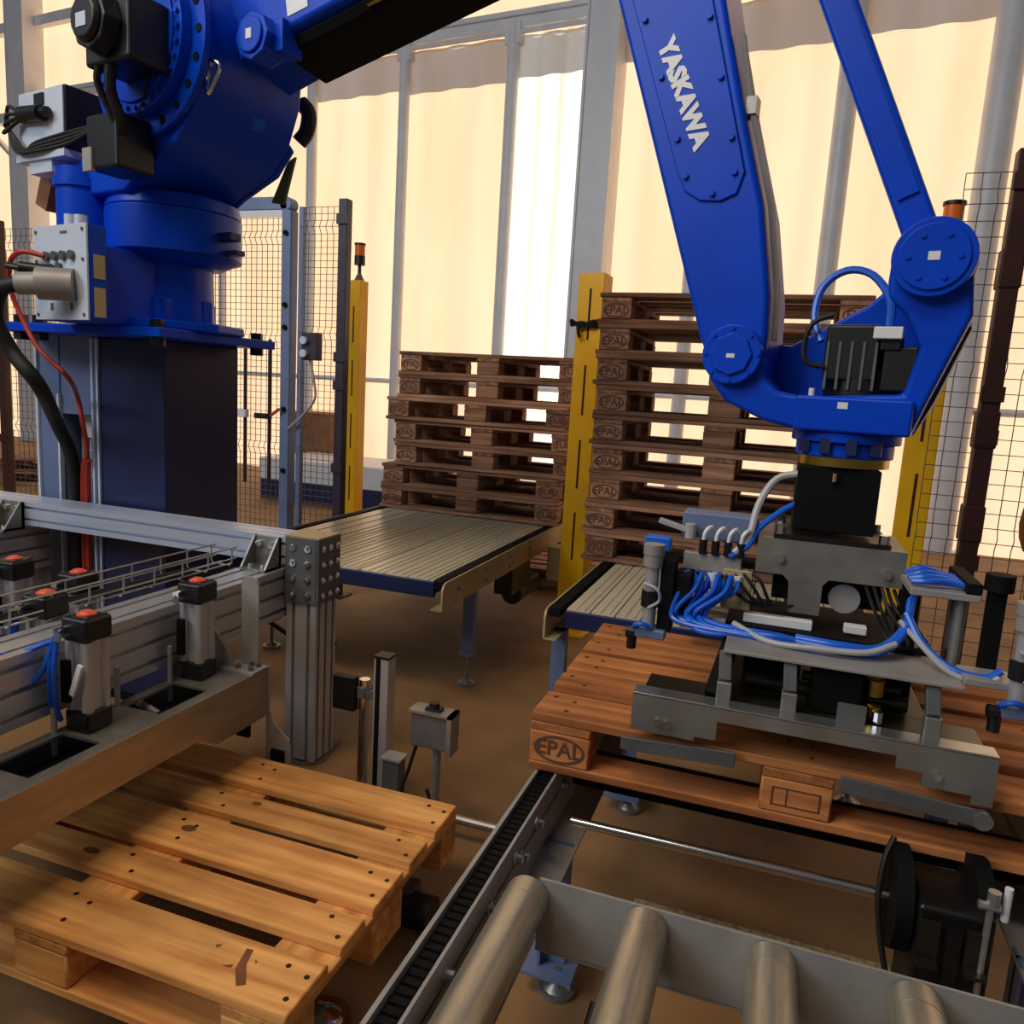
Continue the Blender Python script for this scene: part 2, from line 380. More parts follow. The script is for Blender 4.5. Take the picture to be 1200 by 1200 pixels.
# knots and the gouge on the near pallet's nearest board
nb = [c for c in near.children if c.name.startswith('deck_board')]
for bi, (x, y, rx, ry) in ((2, (.02, .01, .022, .014)), (1, (-.12, .0, .024, .012)), (3, (.1, .02, .016, .01))):
    q = MB(); n = 14; q.add([(x+rx*math.cos(2*PI*i/n), y+ry*math.sin(2*PI*i/n), .0114) for i in range(n)], [tuple(range(n))]); q.build('knot', 'knot', nb[bi])
q = MB(); q.add([(.425, .045, .0114), (.44, .047, .0114), (.452, .01, .0114), (.485, -.035, .0114), (.47, -.045, .0114), (.44, -.01, .0114)], [(0, 1, 2, 3, 4, 5)])
q.add([(.41, -.012, .0114), (.43, .0, .0114), (.43, -.012, .0114)], [(0, 1, 2)]); q.add([(.46, .028, .0114), (.47, .02, .0114), (.465, .018, .0114)], [(0, 1, 2)]); q.add([(.36, .03, .0114), (.375, .036, .0114), (.37, .022, .0114)], [(0, 1, 2)])
q.build('gouge', 'knot', nb[0], stuff=True)
LEFT = [(0, 0), (0.0, .01), (.095, -.01), (.085, 0), (.035, -.02), (.10, .0), (.10, .01)]
ordn = ['lowest', 'second from the bottom', 'third from the bottom', 'fourth from the bottom', 'fifth from the bottom', 'sixth from the bottom', 'seventh from the bottom', 'eighth from the bottom', 'topmost']
Z0 = 0.606
op = None
for i, (dx, dy) in enumerate(LEFT):
    lab = 'weathered brown pallet, %s in the shorter stack of seven' % (ordn[i] if i < 6 else 'topmost')
    if op is None: op = make_pallet('old', lab, 'pallets in the shorter stack', rough=0.009); o = op
    else: o = copy_tree(op, label=lab)
    o['group'] = 'pallets in the shorter stack'
    o.location = (-1.824+dx, 4.83+dy, Z0+.144*i); o.rotation_euler = (0, 0, math.radians(random.uniform(-1.2, 1.2)))
for i in range(9):
    o = copy_tree(op, label='weathered brown pallet, %s in the taller stack of nine' % ordn[i])
    o['group'] = 'pallets in the taller stack'
    o.location = (-0.265+random.uniform(-.012, .012), 4.08+random.uniform(-.01, .01), 0.596+.144*i); o.rotation_euler = (0, 0, math.radians(random.uniform(-1.0, 1.0)+(PI if False else 0)))

# ------------------------------------------------------------------ conveyors
def foot(b, x, y, z1, r=.03):
    b.cyl((x, y, 0), (x, y, .012), r*1.5, n=14); b.cyl((x, y, .012), (x, y, .03), r*1.1, r*.5, n=12); b.cyl((x, y, .03), (x, y, z1), .009, n=8)
def slat_conveyor(label, x0, x1, y0, y1, z, widths, name='slat_conveyor', legs=(), channel=False):
    r = thing(name, label, 'conveyor', ((x0+x1)/2, (y0+y1)/2, 0))
    x = x0+.07; gap = .006
    for w in widths:
        b = MB().box(x, x+w-gap, y0, y1, z-.02, z)
        if w > .06: b.box(x+w*.3, x+w*.3+.008, y0, y1, z, z+.003); b.box(x+w*.65, x+w*.65+.008, y0, y1, z, z+.003)
        b.build('slat', 'slat', r, world=True); x += w
    xe = x
    MB().box(x0+.06, x1-.06, y0+.02, y1, z-.06, z-.022).build('slat_bed', 'bluedark', r, world=True)
    b = MB().box(x0+.065, xe, y0-.012, y0+.015, z-.075, z-.006); b.build('front_plate', 'bluedark', r, world=True, bev=.004)
    for sx, xa in ((-1, x0), (1, x1)):
        # folded side plate with rounded front end, a bottom flange and bolts
        pr = arc(y0-.06+.04, z+.003-.04, .04, 90, 180, 5)+[(y0-.06, z-.11)]+[(y1, z-.11), (y1, z+.003)]
        q = MB().prism(pr, 'x', xa-.004, xa+.004); q.box(min(xa, xa-sx*.05), max(xa, xa-sx*.05), y0-.06, y1, z-.116, z-.110)
        sp = q.build('side_plate', 'beige', r, world=True)
        g = MB().box(min(xa-sx*.012, xa-sx*.05), max(xa-sx*.012, xa-sx*.05), y0-.03, y1, z-.03, z+.003); g.build('chain_guard', 'blackmat', r, world=True)
        q = MB()
        for k in range(9):
            yy = y0+.1+k*(y1-y0-.2)/8
            for zz in ((z-.03, z-.08) if k % 3 else (z-.05,)): q.cyl((xa+sx*.004, yy, zz), (xa+sx*.012, yy, zz), .008, n=8)
            if channel: q.cyl((xa+sx*.03, yy, z-.02), (xa-sx*.055, yy, z-.02), .006, n=8)
        q.build('bolts', 'dsteel', r, world=True, stuff=True)
    for lx, ly in legs:
        q = MB().box(lx-.028, lx+.028, ly-.02, ly+.02, .16, z-.11); q.box(lx-.036, lx+.036, ly-.028, ly+.028, .15, .17)
        lg = q.build('leg', 'bluegrey', r, world=True); q = MB(); foot(q, lx, ly, .17); q.build('foot', 'steel', lg, world=True)
    return r
c1 = slat_conveyor('beige slatted conveyor with blue grey legs in front of the shorter pallet stack', -2.46, -1.245, 2.87, 5.7, 0.60,
    [.26, .012, .115, .115, .012, .115, .09, .012, .115, .115, .10, .024], legs=[(-1.30, 3.27), (-2.41, 3.27), (-1.30, 4.9), (-2.41, 4.9)])
q = MB().box(-1.36, -1.26, 3.75, 4.05, .33, .49); q.cyl((-1.31, 3.9, .30), (-1.31, 4.25, .30), .06, n=14); q.build('gear_motor', 'black', c1, world=True)
q = MB().box(-1.241, -1.233, 4.0, 4.75, .50, .60); q.build('joint_plate', 'beige', c1, world=True)
q = MB().box(-1.24, -1.15, 4.32, 4.45, .30, .50); q.build('drive_cover', 'beige', c1, world=True)
q = MB().tube([(-2.3, 2.95, .3), (-2.3, 3.1, .2), (-2.25, 3.3, .05), (-2.1, 3.4, .03)], .012); q.build('cable', 'rubber', c1, world=True)
c2 = slat_conveyor('second slatted conveyor under the taller pallet stack, partly behind the held pallet', -0.775, 0.40, 2.78, 4.9, 0.59,
    [.095, .095, .095, .095, .095, .095, .095, .095, .095, .095, .085], legs=[(-.745, 2.86), (.36, 2.86), (-.745, 4.6), (.36, 4.6)], channel=True)

# chain conveyor under the held pallet
cc = thing('chain_conveyor', 'steel chain conveyor with cross shaft carrying the held pallet at lower right', 'conveyor', (0.1, 1.6, 0))
for sx, xa in ((1, -.468), (-1, .66)):
    q = MB().box(xa-.004, xa+.004, .2, 2.62, .36, .509); q.box(min(xa, xa+sx*.05), max(xa, xa+sx*.05), .2, 2.62, .45, .455)
    q.build('outer_rail', 'gsteel', cc, world=True)
    xb = xa+sx*.047
    q = MB().box(xb-.003, xb+.003, .2, 2.62, .36, .508); q.box(min(xb, xb+sx*.075), max(xb, xb+sx*.075), .2, 2.62, .358, .364); q.build('inner_rail', 'gsteel', cc, world=True)
    q = MB(); x0, x1 = sorted((xa+sx*.008, xa+sx*.040))
    q.box(x0, x1, .2, 2.62, .455, .478)
    for k in range(118): yy = .22+k*.0203; q.box(x0+.002, x1-.002, yy, yy+.014, .478, .500); q.cyl((x0, yy+.017, .489), (x1, yy+.017, .489), .005, n=6)
    q.build('chain', 'blackmat', cc, world=True, stuff=True)
    q = MB()
    for k, yy in enumerate((.55, .85, 1.02, 1.22, 1.36, 1.40, 1.5, 1.72, 2.1)):
        q.cyl((xb, yy, .475-.02*(k % 2)), (xb+sx*.022, yy, .475-.02*(k % 2)), .009, n=8); q.cyl((xb, yy, .475-.02*(k % 2)), (xb+sx*.008, yy, .475-.02*(k % 2)), .014, n=6)
    q.build('bolts', 'chrome', cc, world=True, stuff=True)
q = MB().box(-.41, .60, 1.80, 1.84, .42, .505).box(-.41, .60, 2.4, 2.44, .42, .505).pieces('cross_member', 'blackmat', cc, world=True)
for x, y in ((-.385, 1.62), (.57, 1.62), (-.385, 2.5), (.57, 2.5), (-.385, .3), (.57, .3)):
    q = MB().box(x-.03, x+.03, y-.004, y+.004, .06, .37); q.box(x-.03, x-.024, y-.03, y+.03, .06, .37); q.box(x-.06, x+.06, y-.06, y+.06, .05, .058)
    lg = q.build('leg', 'bluegrey', cc, world=True); q = MB(); foot(q, x+.02, y-.02, .06); q.build('foot', 'steel', lg, world=True)
MB().cyl((-.36, 1.60, .438), (.34, 1.60, .443), .011, n=12).build('drive_shaft', 'chrome', cc, world=True)
# drive unit
q = MB().box(.335, .465, 1.50, 1.66, .20, .50); q.build('gear_motor', 'black', cc, world=True, bev=.01)
q = MB().cyl((.30, 1.60, .45), (.33, 1.60, .45), .10, n=24).cyl((.44, 1.62, .46), (.47, 1.62, .46), .09, n=24).pieces('sprocket', 'blackmat', cc, world=True)
q = MB()
for xx in (.355, .435): MB().box(xx-.018, xx+.018, 1.488, 1.50, .40, .475).box(xx-.018, xx+.018, 1.47, 1.50, .395, .403).build('mounting_bracket', 'darkmetal', cc, world=True)
q = MB().box(.385, .41, 1.49, 1.50, .33, .47); q.cyl((.40, 1.49, .25), (.40, 1.44, .25), .05, n=18); q.build('motor_rib', 'black', cc, world=True)
q = MB().cyl((.445, 1.49, .36), (.445, 1.49, .54), .006, n=8); q.cyl((.425, 1.49, .535), (.46, 1.49, .535), .008, n=8); q.cyl((.448, 1.49, .54), (.448, 1.49, .565), .011, n=8); q.build('tension_bolt', 'tin', cc, world=True)
MB().cyl((.472, 1.50, .508), (.472, 1.50, .572), .007, n=10).build('white_plug', 'white', cc, world=True)
MB().tube([(.30, 1.62, .56), (.285, 1.60, .52), (.28, 1.58, .44), (.30, 1.56, .33), (.33, 1.54, .24)], .006).build('cable', 'rubber', cc, world=True)
# roller conveyor in the foreground
rc = thing('roller_conveyor', 'row of zinc rollers with grey end plate in the bottom right foreground', 'conveyor', (0.1, .8, 0))
q = MB().box(-.335, .62, 1.262, 1.268, .37, .512); q.box(-.335, .62, 1.262, 1.30, .365, .371); q.build('end_plate', 'gsteel', rc, world=True)
q = MB().box(-.335, .62, .25, .256, .37, .505); q.build('end_plate', 'gsteel', rc, world=True)
for x in (-.355, -.136, .078, .295, .51):
    q = MB().cyl((x, .26, .474), (x, 1.258, .474), .041, n=28); q.cyl((x, 1.215, .474), (x, 1.22, .474), .042, n=28)
    ro = q.build('roller', 'roller', rc, world=True)
q = MB().box(-.335, .62, .62, .66, .30, .36); q.box(-.335, .62, 1.0, 1.03, .30, .34); q.build('cross_brace', 'gsteel', rc, world=True)
for x, y in ((-.30, .3), (.58, .3), (.58, 1.24)): MB().box(x-.02, x+.02, y-.02, y+.02, 0, .38).build('leg', 'dsteel', rc, world=True)
MB().tube([(-.20, 1.2, .35), (-.22, 1.1, .25), (-.27, 1.0, .18), (-.33, .9, .05)], .011).build('cable', 'rubber', rc, world=True)
tag(MB().box(-.25, .40, 1.75, 1.99, 0.001, .02).build('chipboard_sheet', 'chip'), 'pale chipboard sheet lying on the floor behind the rollers', 'board')

# ------------------------------------------------------------------ aluminium clamp rig, left foreground
fr = thing('pallet_clamp_rig', 'slotted aluminium profile frame with bolted corner plates at left', 'frame', (-1.55, 2.33, 0))
MB().prism(shift(slotted(.123, .132, 2, 3, .013, .018), -1.548, 2.332), 'z', 0.02, .843).build('post', 'alu', fr, world=True)
MB().prism(shift(slotted(.132, .097, 2, 2, .010, .015), 2.332, .795), 'x', -3.9, -1.617).build('cross_beam', 'alux', fr, world=True)
for cx in (-1.687, -2.95):
    MB().prism(shift(slotted(.142, .177, 2, 3, .013, .018), cx, .641), 'y', -.2, 2.395).build('side_beam', 'aluy', fr, world=True)
MB().box(-1.612, -1.484, 2.257, 2.266, .615, .850).build('corner_plate', 'dsteel', fr, world=True, bev=.002)
MB().box(-1.484, -1.475, 2.259, 2.401, .615, .850).build('corner_plate', 'dsteel', fr, world=True, bev=.002)
MB().box(-1.619, -1.477, 2.264, 2.400, .843, .854).build('post_cap', 'beige', fr, world=True)
q = MB()
for i in range(2):
    for k in range(4): c = (-1.579+.061*i, 2.257, .645+.0566*k); q.cyl(c, (c[0], c[1]-.005, c[2]), .013, n=12); q.cyl((c[0], c[1]-.005, c[2]), (c[0], c[1]-.013, c[2]), .0095, .006, n=10)
for i in range(3):
    for k in range(4): c = (-1.475, 2.284+.045*i, .645+.0566*k); q.cyl(c, (c[0]+.005, c[1], c[2]), .013, n=12); q.cyl((c[0]+.005, c[1], c[2]), (c[0]+.013, c[1], c[2]), .0095, .006, n=10)
q.build('bolts', 'chrome', fr, world=True, stuff=True)
for cx in (-1.687, -2.925):
    tri = [(2.266, .84), (2.266, .731), (2.171, .731), (2.248, .84)]
    q = MB().prism(tri, 'x', cx-.053, cx-.045); q.prism(tri, 'x', cx+.045, cx+.053); q.box(cx-.053, cx+.053, 2.252, 2.265, .731, .84); q.box(cx-.053, cx+.053, 2.171, 2.265, .731, .739)
    g = q.build('gusset', 'steel', fr, world=True)
    q = MB()
    for a in (-.026, .026): q.cyl((cx+a, 2.252, .815), (cx+a, 2.239, .815), .012, n=10); q.cyl((cx+a, 2.20, .739), (cx+a, 2.20, .752), .012, n=10)
    q.build('bolts', 'chrome', g, world=True, stuff=True)
MB().prism(shift(slotted(.12, .12, 2, 2), -2.95, 2.332), 'z', 0.02, .55).build('post', 'alu', fr, world=True)
q = MB(); foot(q, -1.548, 2.332, .03, .05); q.build('foot', 'steel', fr, world=True)
# wire cable tray on the frame
tr = thing('cable_tray', 'bare wire cable tray running along the aluminium side beam', 'cable tray', (-1.81, 1.4, .735))
q = MB()
for x, z in ((-1.77, .802), (-1.77, .763), (-1.788, .7415), (-1.835, .7415), (-1.858, .763), (-1.858, .802)): q.tube([(x, .1, z), (x, 2.195, z)], .003, 6, 0)
for k in range(18):
    y = .165+k*.118; q.tube([(-1.77, y, .802), (-1.77, y, .751), (-1.778, y, .739), (-1.85, y, .739), (-1.858, y, .751), (-1.858, y, .802)], .003, 6, 0)
q.build('wire_basket', 'tin', tr, world=True)
for dx, c in ((-.012, 0), (.012, 0), (.0, .005)): MB().tube([(-1.817+dx, .15, .752+c), (-1.811+dx, .7, .750+c), (-1.823+dx, 1.3, .754+c), (-1.805+dx, 2.0, .750+c)], .007).build('cable', 'rubber', tr, world=True)
for k in range(6):
    y = .85+.053*k; MB().tube([(-1.77, y, .765), (-1.71, y+.02, .782), (-1.63, y+.035, .765), (-1.606, y+.045, .72)], .008).build('grey_cable', 'greyhose', tr, world=True)
# guide plate with mounting shelf
gp = thing('guide_plate', 'brushed steel guide plate with bracket leaning over the near pallet', 'machine guard', (-1.42, 1.4, .4))
MB().prism([(.354, .403), (1.605, .403), (1.676, .362), (1.888, .362), (1.912, .385), (1.912, .515), (.354, .515)], 'x', -1.423, -1.416).build('guide_sheet', 'sheet', gp, world=True)
q = MB().box(-1.457, -1.423, .354, 1.912, .506, .513); q.box(-1.605, -1.575, .354, 1.912, .506, .513)
for a, c in ((.354, 1.133), (1.322, 1.505), (1.687, 1.912)): q.box(-1.575, -1.457, a, c, .506, .513)
q.build('mounting_shelf', 'steel', gp, world=True)
MB().prism([(-1.502, .513), (-1.442, .513), (-1.442, .777), (-1.449, .793), (-1.463, .80), (-1.489, .80), (-1.502, .786)], 'y', 1.888, 1.895).build('upright_strap', 'gsteel', gp, world=True)
MB().prism([(-1.605, .657), (-1.593, .657), (-1.505, .527), (-1.505, .515), (-1.605, .515)], 'y', 1.853, 1.860).build('rib', 'gsteel', gp, world=True)
MB().box(-1.534, -1.416, 1.829, 1.912, .513, .520).build('clamp_pad', 'gsteel', gp, world=True)
MB().prism([(-1.423, .517), (-1.412, .517), (-1.412, .373), (-1.398, .338), (-1.339, .291), (-1.333, .267), (-1.333, .10), (-1.423, .10)], 'y', 1.906, 1.913).build('end_bracket', 'gsteel', gp, world=True)
MB().box(-1.398, -1.353, 1.895, 1.906, .185, .255).box(-1.522, -1.475, 1.888, 1.90, .279, .385).pieces('black_block', 'blackmat', gp, world=True)
q = MB()
for x, y in ((-1.44, 1.853), (-1.463, 1.888), (-1.487, 1.853), (-1.44, 1.888)): q.cyl((x, y, .520), (x, y, .532), .008, n=8)
q.build('bolts', 'dsteel', gp, world=True, stuff=True)
q = MB()
for y in (1.687, 1.50, 1.31): q.cyl((-1.591, y, .456), (-1.591, y, .621), .007, n=8)
for y in (1.534, 1.605): q.bar((-1.64, y, .48), (-1.534, y-.024, .468), .014, .014)
q.pieces('guide_pin', 'gsteel', gp, world=True)
lp = thing('clamp_shelf', 'grey steel mounting plate behind the side beam carrying three cylinders', 'machine guard', (-2.05, 1.6, .5))
q = MB().box(-2.36, -1.765, 1.062, 1.912, .496, .5056); q.box(-2.36, -2.35, 1.062, 1.912, .34, .496); q.build('shelf_plate', 'dsteel', lp, world=True)
MB().box(-2.88, -2.36, 1.534, 1.63, .496, .5056).build('arm', 'dsteel', lp, world=True)

MB().box(-1.70, -1.425, .354, 1.90, .445, .450).build('dark_backing', 'blackmat', gp, world=True)  # black sheet added under the shelf so its openings read dark
# pneumatic cylinders, about 120 mm square
def make_cylinder(label, hoses):
    r = thing('pneumatic_cylinder', label, 'cylinder', group='black capped pneumatic cylinders')
    s = .0365; e = .009; P = []
    for (sx, sy) in ((1, 1), (-1, 1), (-1, -1), (1, -1)):
        a0 = {(1, 1): 0, (-1, 1): 90, (-1, -1): 180, (1, -1): 270}[(sx, sy)]
        P += arc(sx*(s-e), sy*(s-e), e, a0, a0+90, 4)
        if (sx, sy) in ((1, 1), (-1, -1)): P += [(sx*.018, sy*s), (sx*.014, sy*(s-.008)), (-sx*.014, sy*(s-.008)), (-sx*.018, sy*s)]
        else: P += [(sx*s, sy*.018), (sx*(s-.008), sy*.014), (sx*(s-.008), -sy*.014), (sx*s, -sy*.018)]
    MB().prism(P, 'z', .053, .23).build('barrel', 'alu', r)
    MB().cbox((0, 0, .0265), (.076, .076, .053)).build('end_cap', 'black', r, bev=.007)
    MB().cbox((0, 0, .26), (.081, .081, .06)).build('head_cap', 'black', r, bev=.009)
    MB().cyl((0, 0, .289), (0, 0, .294), .023, n=18).cyl((0, 0, .294), (0, 0, .299), .019, .014, n=18).build('red_plug', 'redcap', r)
    MB().cyl((-.018, -.039, .262), (-.018, -.07, .262), .010, n=10).cyl((-.018, -.060, .262), (-.018, -.072, .238), .009, n=8).build('fitting', 'chrome', r)
    MB().cbox((-.022, -.044, .13), (.020, .014, .106)).build('sensor', 'blackmat', r)
    if hoses:
        for k in (0, 1): MB().tube([(-.018-.013*k, -.070, .242), (-.020-.013*k, -.078, .165), (-.028-.013*k, -.07, .083), (-.036-.013*k, -.05, .03)], .0065).build('blue_hose', 'hose', r)
    q = MB()
    for sx in (-1, 1):
        for sy in (-1, 1): q.cyl((sx*.028, sy*.028, .289), (sx*.028, sy*.028, .293), .005, n=8)
    q.build('screws', 'dsteel', r, stuff=True)
    return r
p1 = make_cylinder('tall black capped cylinder with bare aluminium barrel standing farthest along the guide plate', False)
p1.location = (-1.556, 1.76, .513); p1.rotation_euler = (0, 0, .05)
p2 = make_cylinder('black capped cylinder with blue hoses standing nearest on the guide plate', True); p2.location = (-1.550, 1.375, .513)
MB().tube([(-.02, -.070, .242), (-.06, -.085, .224), (-.09, -.11, .207), (-.11, -.155, .215), (-.14, -.19, .245)], .007).build('blue_hose', 'hose', p2)
MB().tube([(-.02, -.070, .250), (-.05, -.085, .16), (-.075, -.10, .14), (-.09, -.14, .17), (-.12, -.2, .238)], .007).build('blue_hose', 'hose', p2)
MB().bar((.0, -.048, .10), (.03, -.048, .18), .014, .007, (0, 1, 0)).build('white_tie', 'white', p2)
for (x, y, l) in ((-1.922, 1.68, 'cylinder beyond the wire tray, rightmost of the three behind the beam'),
                  (-1.805, 1.475, 'cylinder beyond the wire tray, middle and nearest of the three'),
                  (-2.207, 1.70, 'cylinder beyond the wire tray, leftmost of the three behind the beam')):
    c = copy_tree(p2, label='black capped '+l); c.location = (x, y, .506); c.rotation_euler = (0, 0, .05)
    for ch in list(c.children):
        if ch.name.startswith('white_tie'): bpy.data.objects.remove(ch)
    for ch in [h for h in c.children if h.name.startswith('blue_hose')][2:]: bpy.data.objects.remove(ch)
vb = thing('valve_block', 'small valve block with loose fittings on the side beam at the left edge', 'valve', (-1.69, 1.1, .73))
MB().box(-1.75, -1.64, .98, 1.20, .731, .762).build('body', 'dsteel', vb, world=True, bev=.003)
for k in range(5): MB().cyl((-1.70, 1.0+.045*k, .762), (-1.70, 1.0+.045*k, .785), .013, n=10).cyl((-1.70, 1.0+.045*k, .785), (-1.68, 1.0+.045*k, .795), .010, n=8).build('fitting', 'brass' if k % 2 else 'tin', vb, world=True)

# ------------------------------------------------------------------ sensor stands between the pallets
st = thing('sensor_post', 'slim silver and black sensor post with clamped black box behind the near pallet', 'sensor stand', (-1.12, 2.12, 0))
MB().box(-1.15, -1.132, 2.10, 2.15, 0, .53).build('profile', 'blackmat', st, world=True)
q = MB().box(-1.132, -1.105, 2.10, 2.15, 0, .53); q.box(-1.156, -1.150, 2.10, 2.15, 0, .53); q.build('cover_strip', 'alu', st, world=True)
MB().box(-1.157, -1.103, 2.098, 2.152, .53, .538).build('end_cap', 'black', st, world=True)
MB().cyl((-1.205, 2.13, 0), (-1.205, 2.13, .44), .018, n=14).build('tube', 'chrome', st, world=True)
q = MB().cyl((-1.205, 2.13, .38), (-1.205, 2.13, .415), .026, n=14); q.box(-1.22, -1.15, 2.11, 2.15, .385, .41); q.build('clamp', 'dsteel', st, world=True)
MB().box(-1.31, -1.225, 2.10, 2.13, .33, .45).build('sensor_box', 'black', st, world=True, bev=.006)
q = MB(); q.box(-1.26, -1.08, 2.05, 2.2, 0, .006); q.build('base_plate', 'dsteel', st, world=True)
jb = thing('junction_box', 'small grey junction box low beside the sensor post', 'box', (-1.06, 2.10, .1))
MB().box(-1.095, -1.035, 2.06, 2.11, .0, .215).build('box', 'dsteel', jb, world=True, bev=.004); MB().box(-1.10, -1.03, 2.055, 2.115, .215, .222).build('lid', 'gsteel', jb, world=True)
s2 = thing('switch_box_stand', 'grey switch box on a bent steel pipe behind the near pallet', 'sensor stand', (-.92, 2.06, 0))
MB().box(-.985, -.855, 2.03, 2.075, .30, .415).build('switch_box', 'dsteel', s2, world=True, bev=.004)
q = MB().box(-.99, -.845, 2.02, 2.085, .412, .420); q.box(-.86, -.845, 2.02, 2.085, .29, .42); q.build('cover', 'steel', s2, world=True)
q = MB().cyl((-.915, 2.05, .42), (-.915, 2.05, .445), .016, n=12); q.box(-.94, -.89, 2.035, 2.065, .42, .43); q.build('knob', 'black', s2, world=True)
MB().tube([(-.905, 2.06, .30), (-.905, 2.06, .16), (-.90, 2.06, .11), (-.87, 2.06, .08), (-.80, 2.06, .075), (-.60, 2.07, .07)], .014, 10, 4).build('pipe', 'steel', s2, world=True)
MB().tube([(-.97, 2.05, .30), (-1.0, 2.06, .2), (-1.02, 2.06, .12), (-.97, 2.06, .07), (-.92, 2.06, .10), (-.935, 2.06, .15)], .006).build('cable', 'rubber', s2, world=True)
q = MB().cyl((-.60, 2.07, 0), (-.60, 2.07, .084), .012, n=10); q.cyl((-.905, 2.06, 0), (-.905, 2.06, .1), .012, n=10); q.build('foot', 'dsteel', s2, world=True)
# lifting conveyor under the near pallet
lc = thing('pallet_skid', 'dark low steel skid with levelling feet under the near pallet', 'conveyor', (-1.34, 1.45, 0))
for y in (1.22, 1.68): MB().box(-1.96, -.78, y-.03, y+.03, .05, .102).build('rail', 'dsteel', lc, world=True)
MB().cyl((-.80, 1.66, .05), (-.72, 1.66, .05), .045, n=18).build('wheel', 'rubber', lc, world=True)
for x, y in ((-.82, 1.30), (-1.9, 1.22), (-1.9, 1.68), (-.9, 1.68)):
    q = MB(); foot(q, x, y, .05, .045); q.build('foot', 'chrome', lc, world=True)
q = MB()
for k in range(5): q.tube([(-.70+.03*k, 1.10+.05*k, .012), (-.66, 1.22+.03*k, .02+.01*k), (-.60-.02*k, 1.33, .012), (-.58, 1.42+.05*k, .012)], .006)
tag(q.build('loose_cables', 'rubber'), 'tangle of thin black cables on the floor beside the chain conveyor', 'cables')

# ------------------------------------------------------------------ light curtain columns
def column(label, x, y, top, w, lamp, slots=True, m='yellow'):
    r = thing('light_curtain_column', label, 'safety column', (x, y, 0), -.15, group='yellow light curtain columns')
    q = MB(); h = w/2
    q.box(-h, h, -h, -h*.2, 0, top); q.box(-h*.86, h*.86, -h*.2, h, 0, top); q.build('housing', m, r, bev=.006)
    q = MB()
    for k in range(4):
        z = .45+k*.42; q.box(-.006, .006, -h-.002, -h+.002, z, z+.28)
    q.build('slot', 'stamp', r)
    MB().box(-h*1.5, h*1.5, -h*1.5, h*1.5, 0, .015).build('base_plate', m, r)
    if lamp:
        MB().cyl((0, 0, top), (0, 0, top+.06), h*.75, h*.22, n=12).build('cone', 'dsteel', r)
        MB().cyl((0, 0, top+.06), (0, 0, top+.12), .014, n=10).build('stem', 'black', r)
        MB().cyl((0, 0, top+.12), (0, 0, top+.19), .042, n=16).build('lamp_base', 'black', r)
        MB().cyl((0, 0, top+.19), (0, 0, top+.27), .040, n=16).build('lens', 'orange', r)
        MB().cyl((0, 0, top+.27), (0, 0, top+.285), .045, n=16).build('lamp_cap', 'black', r)
    return r
column('slim yellow column with amber lamp standing left of the shorter pallet stack', -3.27, 5.5, 2.19, .115, True)
yb = column('thick yellow column with torn black tape between the two pallet stacks', -1.07, 4.36, 2.075, .155, False)
q = MB()
for k in range(3): q.tube([(-.10, -.09-.006*k, 1.79+.012*k), (-.03, -.10, 1.80-.008*k), (.04, -.095, 1.785+.012*k), (.10, -.05, 1.80)], .012, 6)
q.tube([(-.05, -.10, 1.78), (-.045, -.105, 1.74), (-.035, -.10, 1.72)], .010, 6); q.build('black_tape', 'black', yb)
column('yellow column with orange lamp behind the robot wrist', .582, 3.8, 2.01, .13, True)

# ------------------------------------------------------------------ fence
def fence_mesh(q, x0, x1, z0, z1, y, sx, sz, r=.0023):
    folds = (z0+.12, z0+(z1-z0)*.36, z0+(z1-z0)*.67, z1-.12)
    def off(z): return -.022*sum(max(0, 1-abs(z-f)/.045) for f in folds)
    zs = sorted(set([z0, z1]+[f+d for f in folds for d in (-.045, 0, .045)]))
    n = int((x1-x0)/sx)
    for i in range(n+1):
        x = x0+(x1-x0)*i/n; q.tube([(x, y+off(z), z) for z in zs], r, 4, 0)
    m = int((z1-z0)/sz)
    for j in range(m+1):
        z = z0+(z1-z0)*j/m; q.tube([(x0, y+off(z), z), (x1, y+off(z), z)], r, 4, 0)
def mesh_panel(label, x0, x1, z0, z1, y, sx=.045, sz=.045):
    r = thing('mesh_fence', label, 'fence', ((x0+x1)/2, y, 0)); q = MB(); fence_mesh(q, x0, x1, z0, z1, y, sx, sz)
    q.build('wire_mesh', 'wire', r, world=True, stuff=True)
    return r
FY = 4.3
pa = mesh_panel('dark wire mesh fence panel between the gate and the dark post', -2.97, -2.70, .12, 2.46, FY, .04, .04)
MB().box(-2.985, -2.955, FY-.02, FY+.02, .05, 2.46).build('clear_edge_strip', 'bluegrey', pa, world=True)
def fence_post(label, x, y, top, w, m):
    r = thing('fence_post', label, 'post', (x, y, 0))
    MB().box(x-w/2, x+w/2, y-w/2, y+w/2, 0, top).build('shaft', m, r, world=True, bev=.005)
    MB().box(x-w*1.2, x+w*1.2, y-w*1.2, y+w*1.2, 0, .01).build('base_plate', m, r, world=True)
    for z in (top-.12, top*.62, top*.55, top*.34):
        MB().box(x-w*.62, x+w*.62, y-w*.68, y-w*.3, z-.03, z+.03).build('clip', m, r, world=True)
    return r
fence_post('dark fence post with clips at the right end of the mesh beside the yellow column', -2.665, FY, 2.50, .062, 'fencepost')
gd = thing('fence_gate', 'blue grey framed mesh gate behind the robot pedestal', 'gate', (-3.5, FY, 0))
q = MB().box(-3.10, -3.03, FY-.04, FY+.04, 0, 2.44); q.build('frame_post', 'bluegrey', gd, world=True, bev=.006)
q = MB().box(-4.05, -3.98, FY-.04, FY+.04, 0, 2.44); q.build('frame_post', 'bluegrey', gd, world=True, bev=.006)
